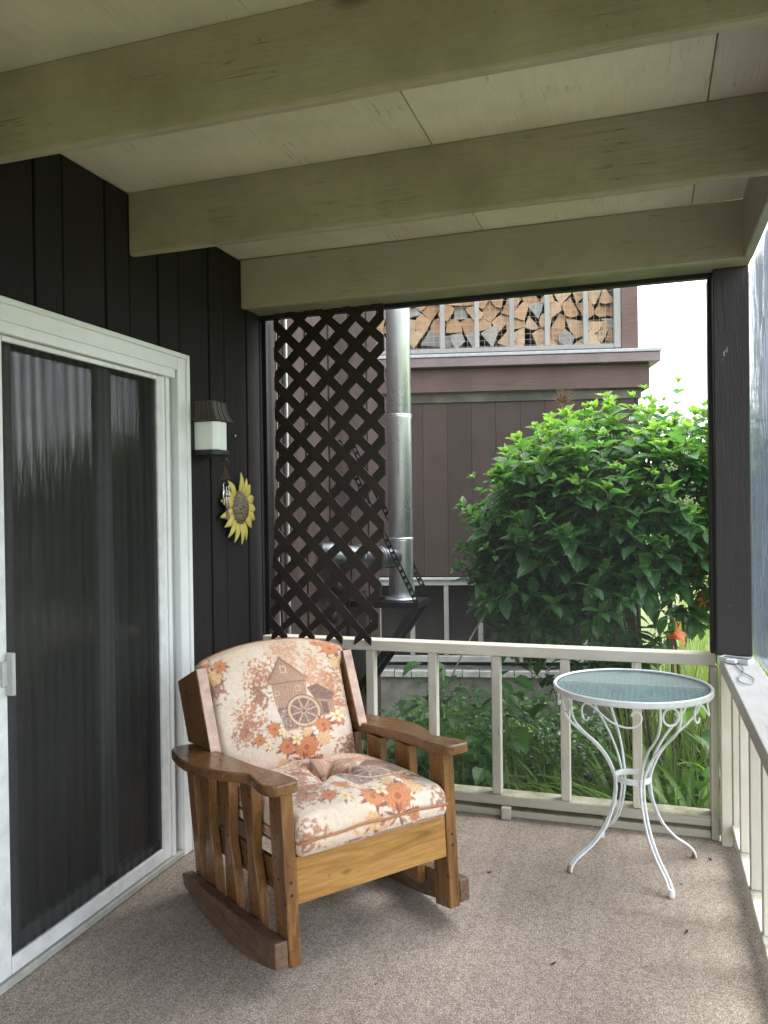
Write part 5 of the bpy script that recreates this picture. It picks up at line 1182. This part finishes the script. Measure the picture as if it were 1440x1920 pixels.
for (xy, n, L_, lab, fl_) in CL:
    cl = thing('daylily', lab, 'plant', (xy[0], xy[1], -0.5), 0, 'daylily clumps along the porch')
    for k in range(n):
        rz = random.uniform(-0.45, math.pi + 0.45) if random.random() < 0.75 else random.uniform(0, 6.28); s0 = L_ * random.uniform(0.7, 1.12)
        if math.sin(rz) < -0.3: s0 *= min(1.0, (xy[1] - 3.95) / 0.62)
        q = (Matrix.Rotation(rz, 3, 'Z') @ Matrix.Rotation(random.uniform(-0.15, 0.25), 3, 'Y')).to_quaternion()
        inst('leaf', BM[min(7, int(random.triangular(1, 8, 6.5 if not fl_ else 7.5)))], cl, (random.uniform(-0.09, 0.09), random.uniform(-0.09, 0.09), 0.0), q, s0)
def lily(parent, p, face, sz):
    root = MB(); face = Vector(face).normalized(); px_ = face.orthogonal().normalized(); py_ = face.cross(px_); base = Vector(p)
    for k in range(6):
        a = k * math.pi / 3; od = px_ * math.cos(a) + py_ * math.sin(a); sd_ = face.cross(od); vs = []; fs = []
        for j in range(7):
            t_ = j / 6; c = base + (face * (0.9 * math.sin(t_ * 1.7)) + od * (0.15 * t_ + 0.85 * t_ ** 2)) * sz; w_ = sz * (0.24 if k % 2 else 0.17) * math.sin(math.pi * (0.08 + 0.9 * t_))
            vs += [c - sd_ * w_, c - face * 0.02 * sz, c + sd_ * w_]
        for j in range(6): b = 3 * j; fs += [(b, b + 1, b + 4, b + 3), (b + 1, b + 2, b + 5, b + 4)]
        MB().add(vs, fs).build('petal', M_petal_o, parent, smooth=True, fix=False)
for nm, p, face, sz in (('main', (0.105, 4.60, 0.765), (0.95, -0.35, 0.35), 0.088), ('far', (0.43, 5.9, 0.80), (-0.5, -0.5, 0.2), 0.07), ('edge', (0.36, 4.92, 0.93), (-0.6, -0.3, 0.2), 0.07)):
    lab = {'main': 'open orange daylily flower glowing below the shrub beside the post', 'far': 'pale orange daylily flower out on the lawn edge', 'edge': 'orange daylily bloom half hidden by the corner post'}[nm]
    fo = thing('daylily_flower', lab, 'flower', p, 0, 'orange daylily flowers')
    lily(fo, (0, 0, 0), face, sz)
    MB().tube(smooth_path([(0, 0, 0), (0.02, 0.06, -0.1), (0.03, 0.14, -0.7), (0.03, 0.15, -1.25)], 4), 0.004, 5).build('stalk', M_gstem, fo, smooth=True)

# broad leaved weeds just outside the railing
VM = [tmpl_mesh('leaf', HE, m) for m in single_mats('vine_leaf', VINE)]
for (x, y, zt, n, lab) in ((-1.15, 4.45, 0.62, 40, 'tall broad leaved weed with heart shaped leaves right behind the chair arm'), (-0.93, 4.40, 0.22, 34, 'broad leaved weed growing low behind the middle baluster'), (-1.45, 4.60, 0.15, 34, 'broad leaved weed spreading below the pipe bracket'), (-0.72, 4.75, 0.50, 26, 'broad leaved weed rising under the edge of the shrub'), (0.30, 4.22, 0.62, 16, 'broad leaved plant tucked beside the corner upright')):
    wd = thing('broad_leaved_weed', lab, 'plant', (x, y, -0.5), 0, 'broad leaved weeds behind the railing'); st = MB()
    for k in range(n):
        h = random.uniform(0.12, zt + 0.5); p = Vector((random.gauss(0, 0.13) * (1.25 - 0.5 * h), random.gauss(0, 0.10), h)); a = random.uniform(0, 6.28)
        inst('leaf', VM[min(5, int(random.triangular(0, 6, 2.2)))], wd, p, leaf_frame((math.cos(a), math.sin(a) - 0.5, random.uniform(-0.6, 0.2)), random.uniform(-0.4, 0.4)).to_quaternion(), random.uniform(0.09, 0.165))
        if k % 3 == 0: st.tube(smooth_path([(p.x * 0.2, p.y * 0.2, 0), (p.x * 0.5, p.y * 0.5, h * 0.6), tuple(p)], 3), 0.0025, 4)
    o = st.build('stalk', M_gstem, wd, recentre=False, fix=False); o['kind'] = 'stuff'
tag(MB().tube(smooth_path([(-1.22, 4.5, 0.18), (-1.05, 4.7, 0.62), (-0.86, 5.0, 1.02), (-0.80, 5.1, 1.35)], 4), 0.006, 6).build('dead_cane', flat('grey_cane', (0.22, 0.18, 0.14), 0.8), smooth=True), 'thin grey dead cane leaning up from the weeds to the shrub', 'twig')
# ground cover
gc = []
for k in range(15000):
    x = random.uniform(-1.9, 1.3); y = random.uniform(3.98, 6.85)
    if x * -math.sin(GA) + y * math.cos(GA) > 6.9: continue
    hh = 0.30 + 0.22 * mnoise.noise(Vector((x * 2.2, y * 2.2, 0))) + (0.10 if x < -0.7 else 0.0)
    z = -0.5 + hh * random.random() ** 0.6
    a = random.uniform(0, 6.28)
    gc.append((Vector((x, y, z)), leaf_frame((math.cos(a), math.sin(a), random.uniform(-0.3, 0.8)), random.uniform(-0.5, 0.5)), random.uniform(0.035, 0.085), min(1, max(0, random.gauss(0.40, 0.25)))))
o = mass('ground_cover', gc, OV, M_cover, None)
# thin seed grass + lawn grass tufts
def grass_mass(name, pts, m):
    vs, fs, tv = [], [], []
    for (x, y, h, lean) in pts:
        a = random.uniform(0, 6.28); w_ = 0.003 + 0.002 * random.random(); dx, dy = math.cos(a) * lean, math.sin(a) * lean; b = len(vs); px_, py_ = -math.sin(a) * w_, math.cos(a) * w_
        vs += [(x - px_, y - py_, -0.5), (x + px_, y + py_, -0.5), (x + dx * .4 - px_, y + dy * .4 - py_, -0.5 + h * .6), (x + dx * .4 + px_, y + dy * .4 + py_, -0.5 + h * .6), (x + dx, y + dy, -0.5 + h)]
        fs += [(b, b + 1, b + 3, b + 2), (b + 2, b + 3, b + 4, b + 4)]; tv += [random.random()] * 5
    fs = [f_ if len(set(f_)) == 4 else f_[:3] for f_ in fs]
    me = bpy.data.meshes.new(name); me.from_pydata(vs, [], fs); me.materials.append(m); a_ = me.attributes.new('tint', 'FLOAT', 'POINT'); a_.data.foreach_set('value', tv); me.update()
    o = bpy.data.objects.new(name, me); COL.objects.link(o); o['kind'] = 'stuff'; return o
pts = [(random.uniform(-1.7, 0.9), random.uniform(4.0, 5.0), random.uniform(0.25, 0.75), random.uniform(0.05, 0.35)) for _ in range(420)] + [(random.uniform(-0.2, 1.4), random.uniform(4.8, 7.2), random.uniform(0.5, 1.15), random.uniform(0.1, 0.5)) for _ in range(1500)]
grass_mass('tall_grass', pts, leaf_mat('tall_grass_leaf', [(0, (0.07, 0.13, 0.03)), (1, (0.25, 0.33, 0.08))], True))
pts = []
for _ in range(26000):
    y = 6.5 + 22 * random.random() ** 1.5; x = random.uniform(-0.2 + 0.05 * y, 0.9 + 0.32 * y); pts.append((x, y, random.uniform(0.05, 0.12) * (1 + y / 20), random.uniform(0.01, 0.06)))
grass_mass('lawn_blades', pts, leaf_mat('lawn_blade', [(0, (0.11, 0.19, 0.03)), (1, (0.24, 0.33, 0.07))], True))
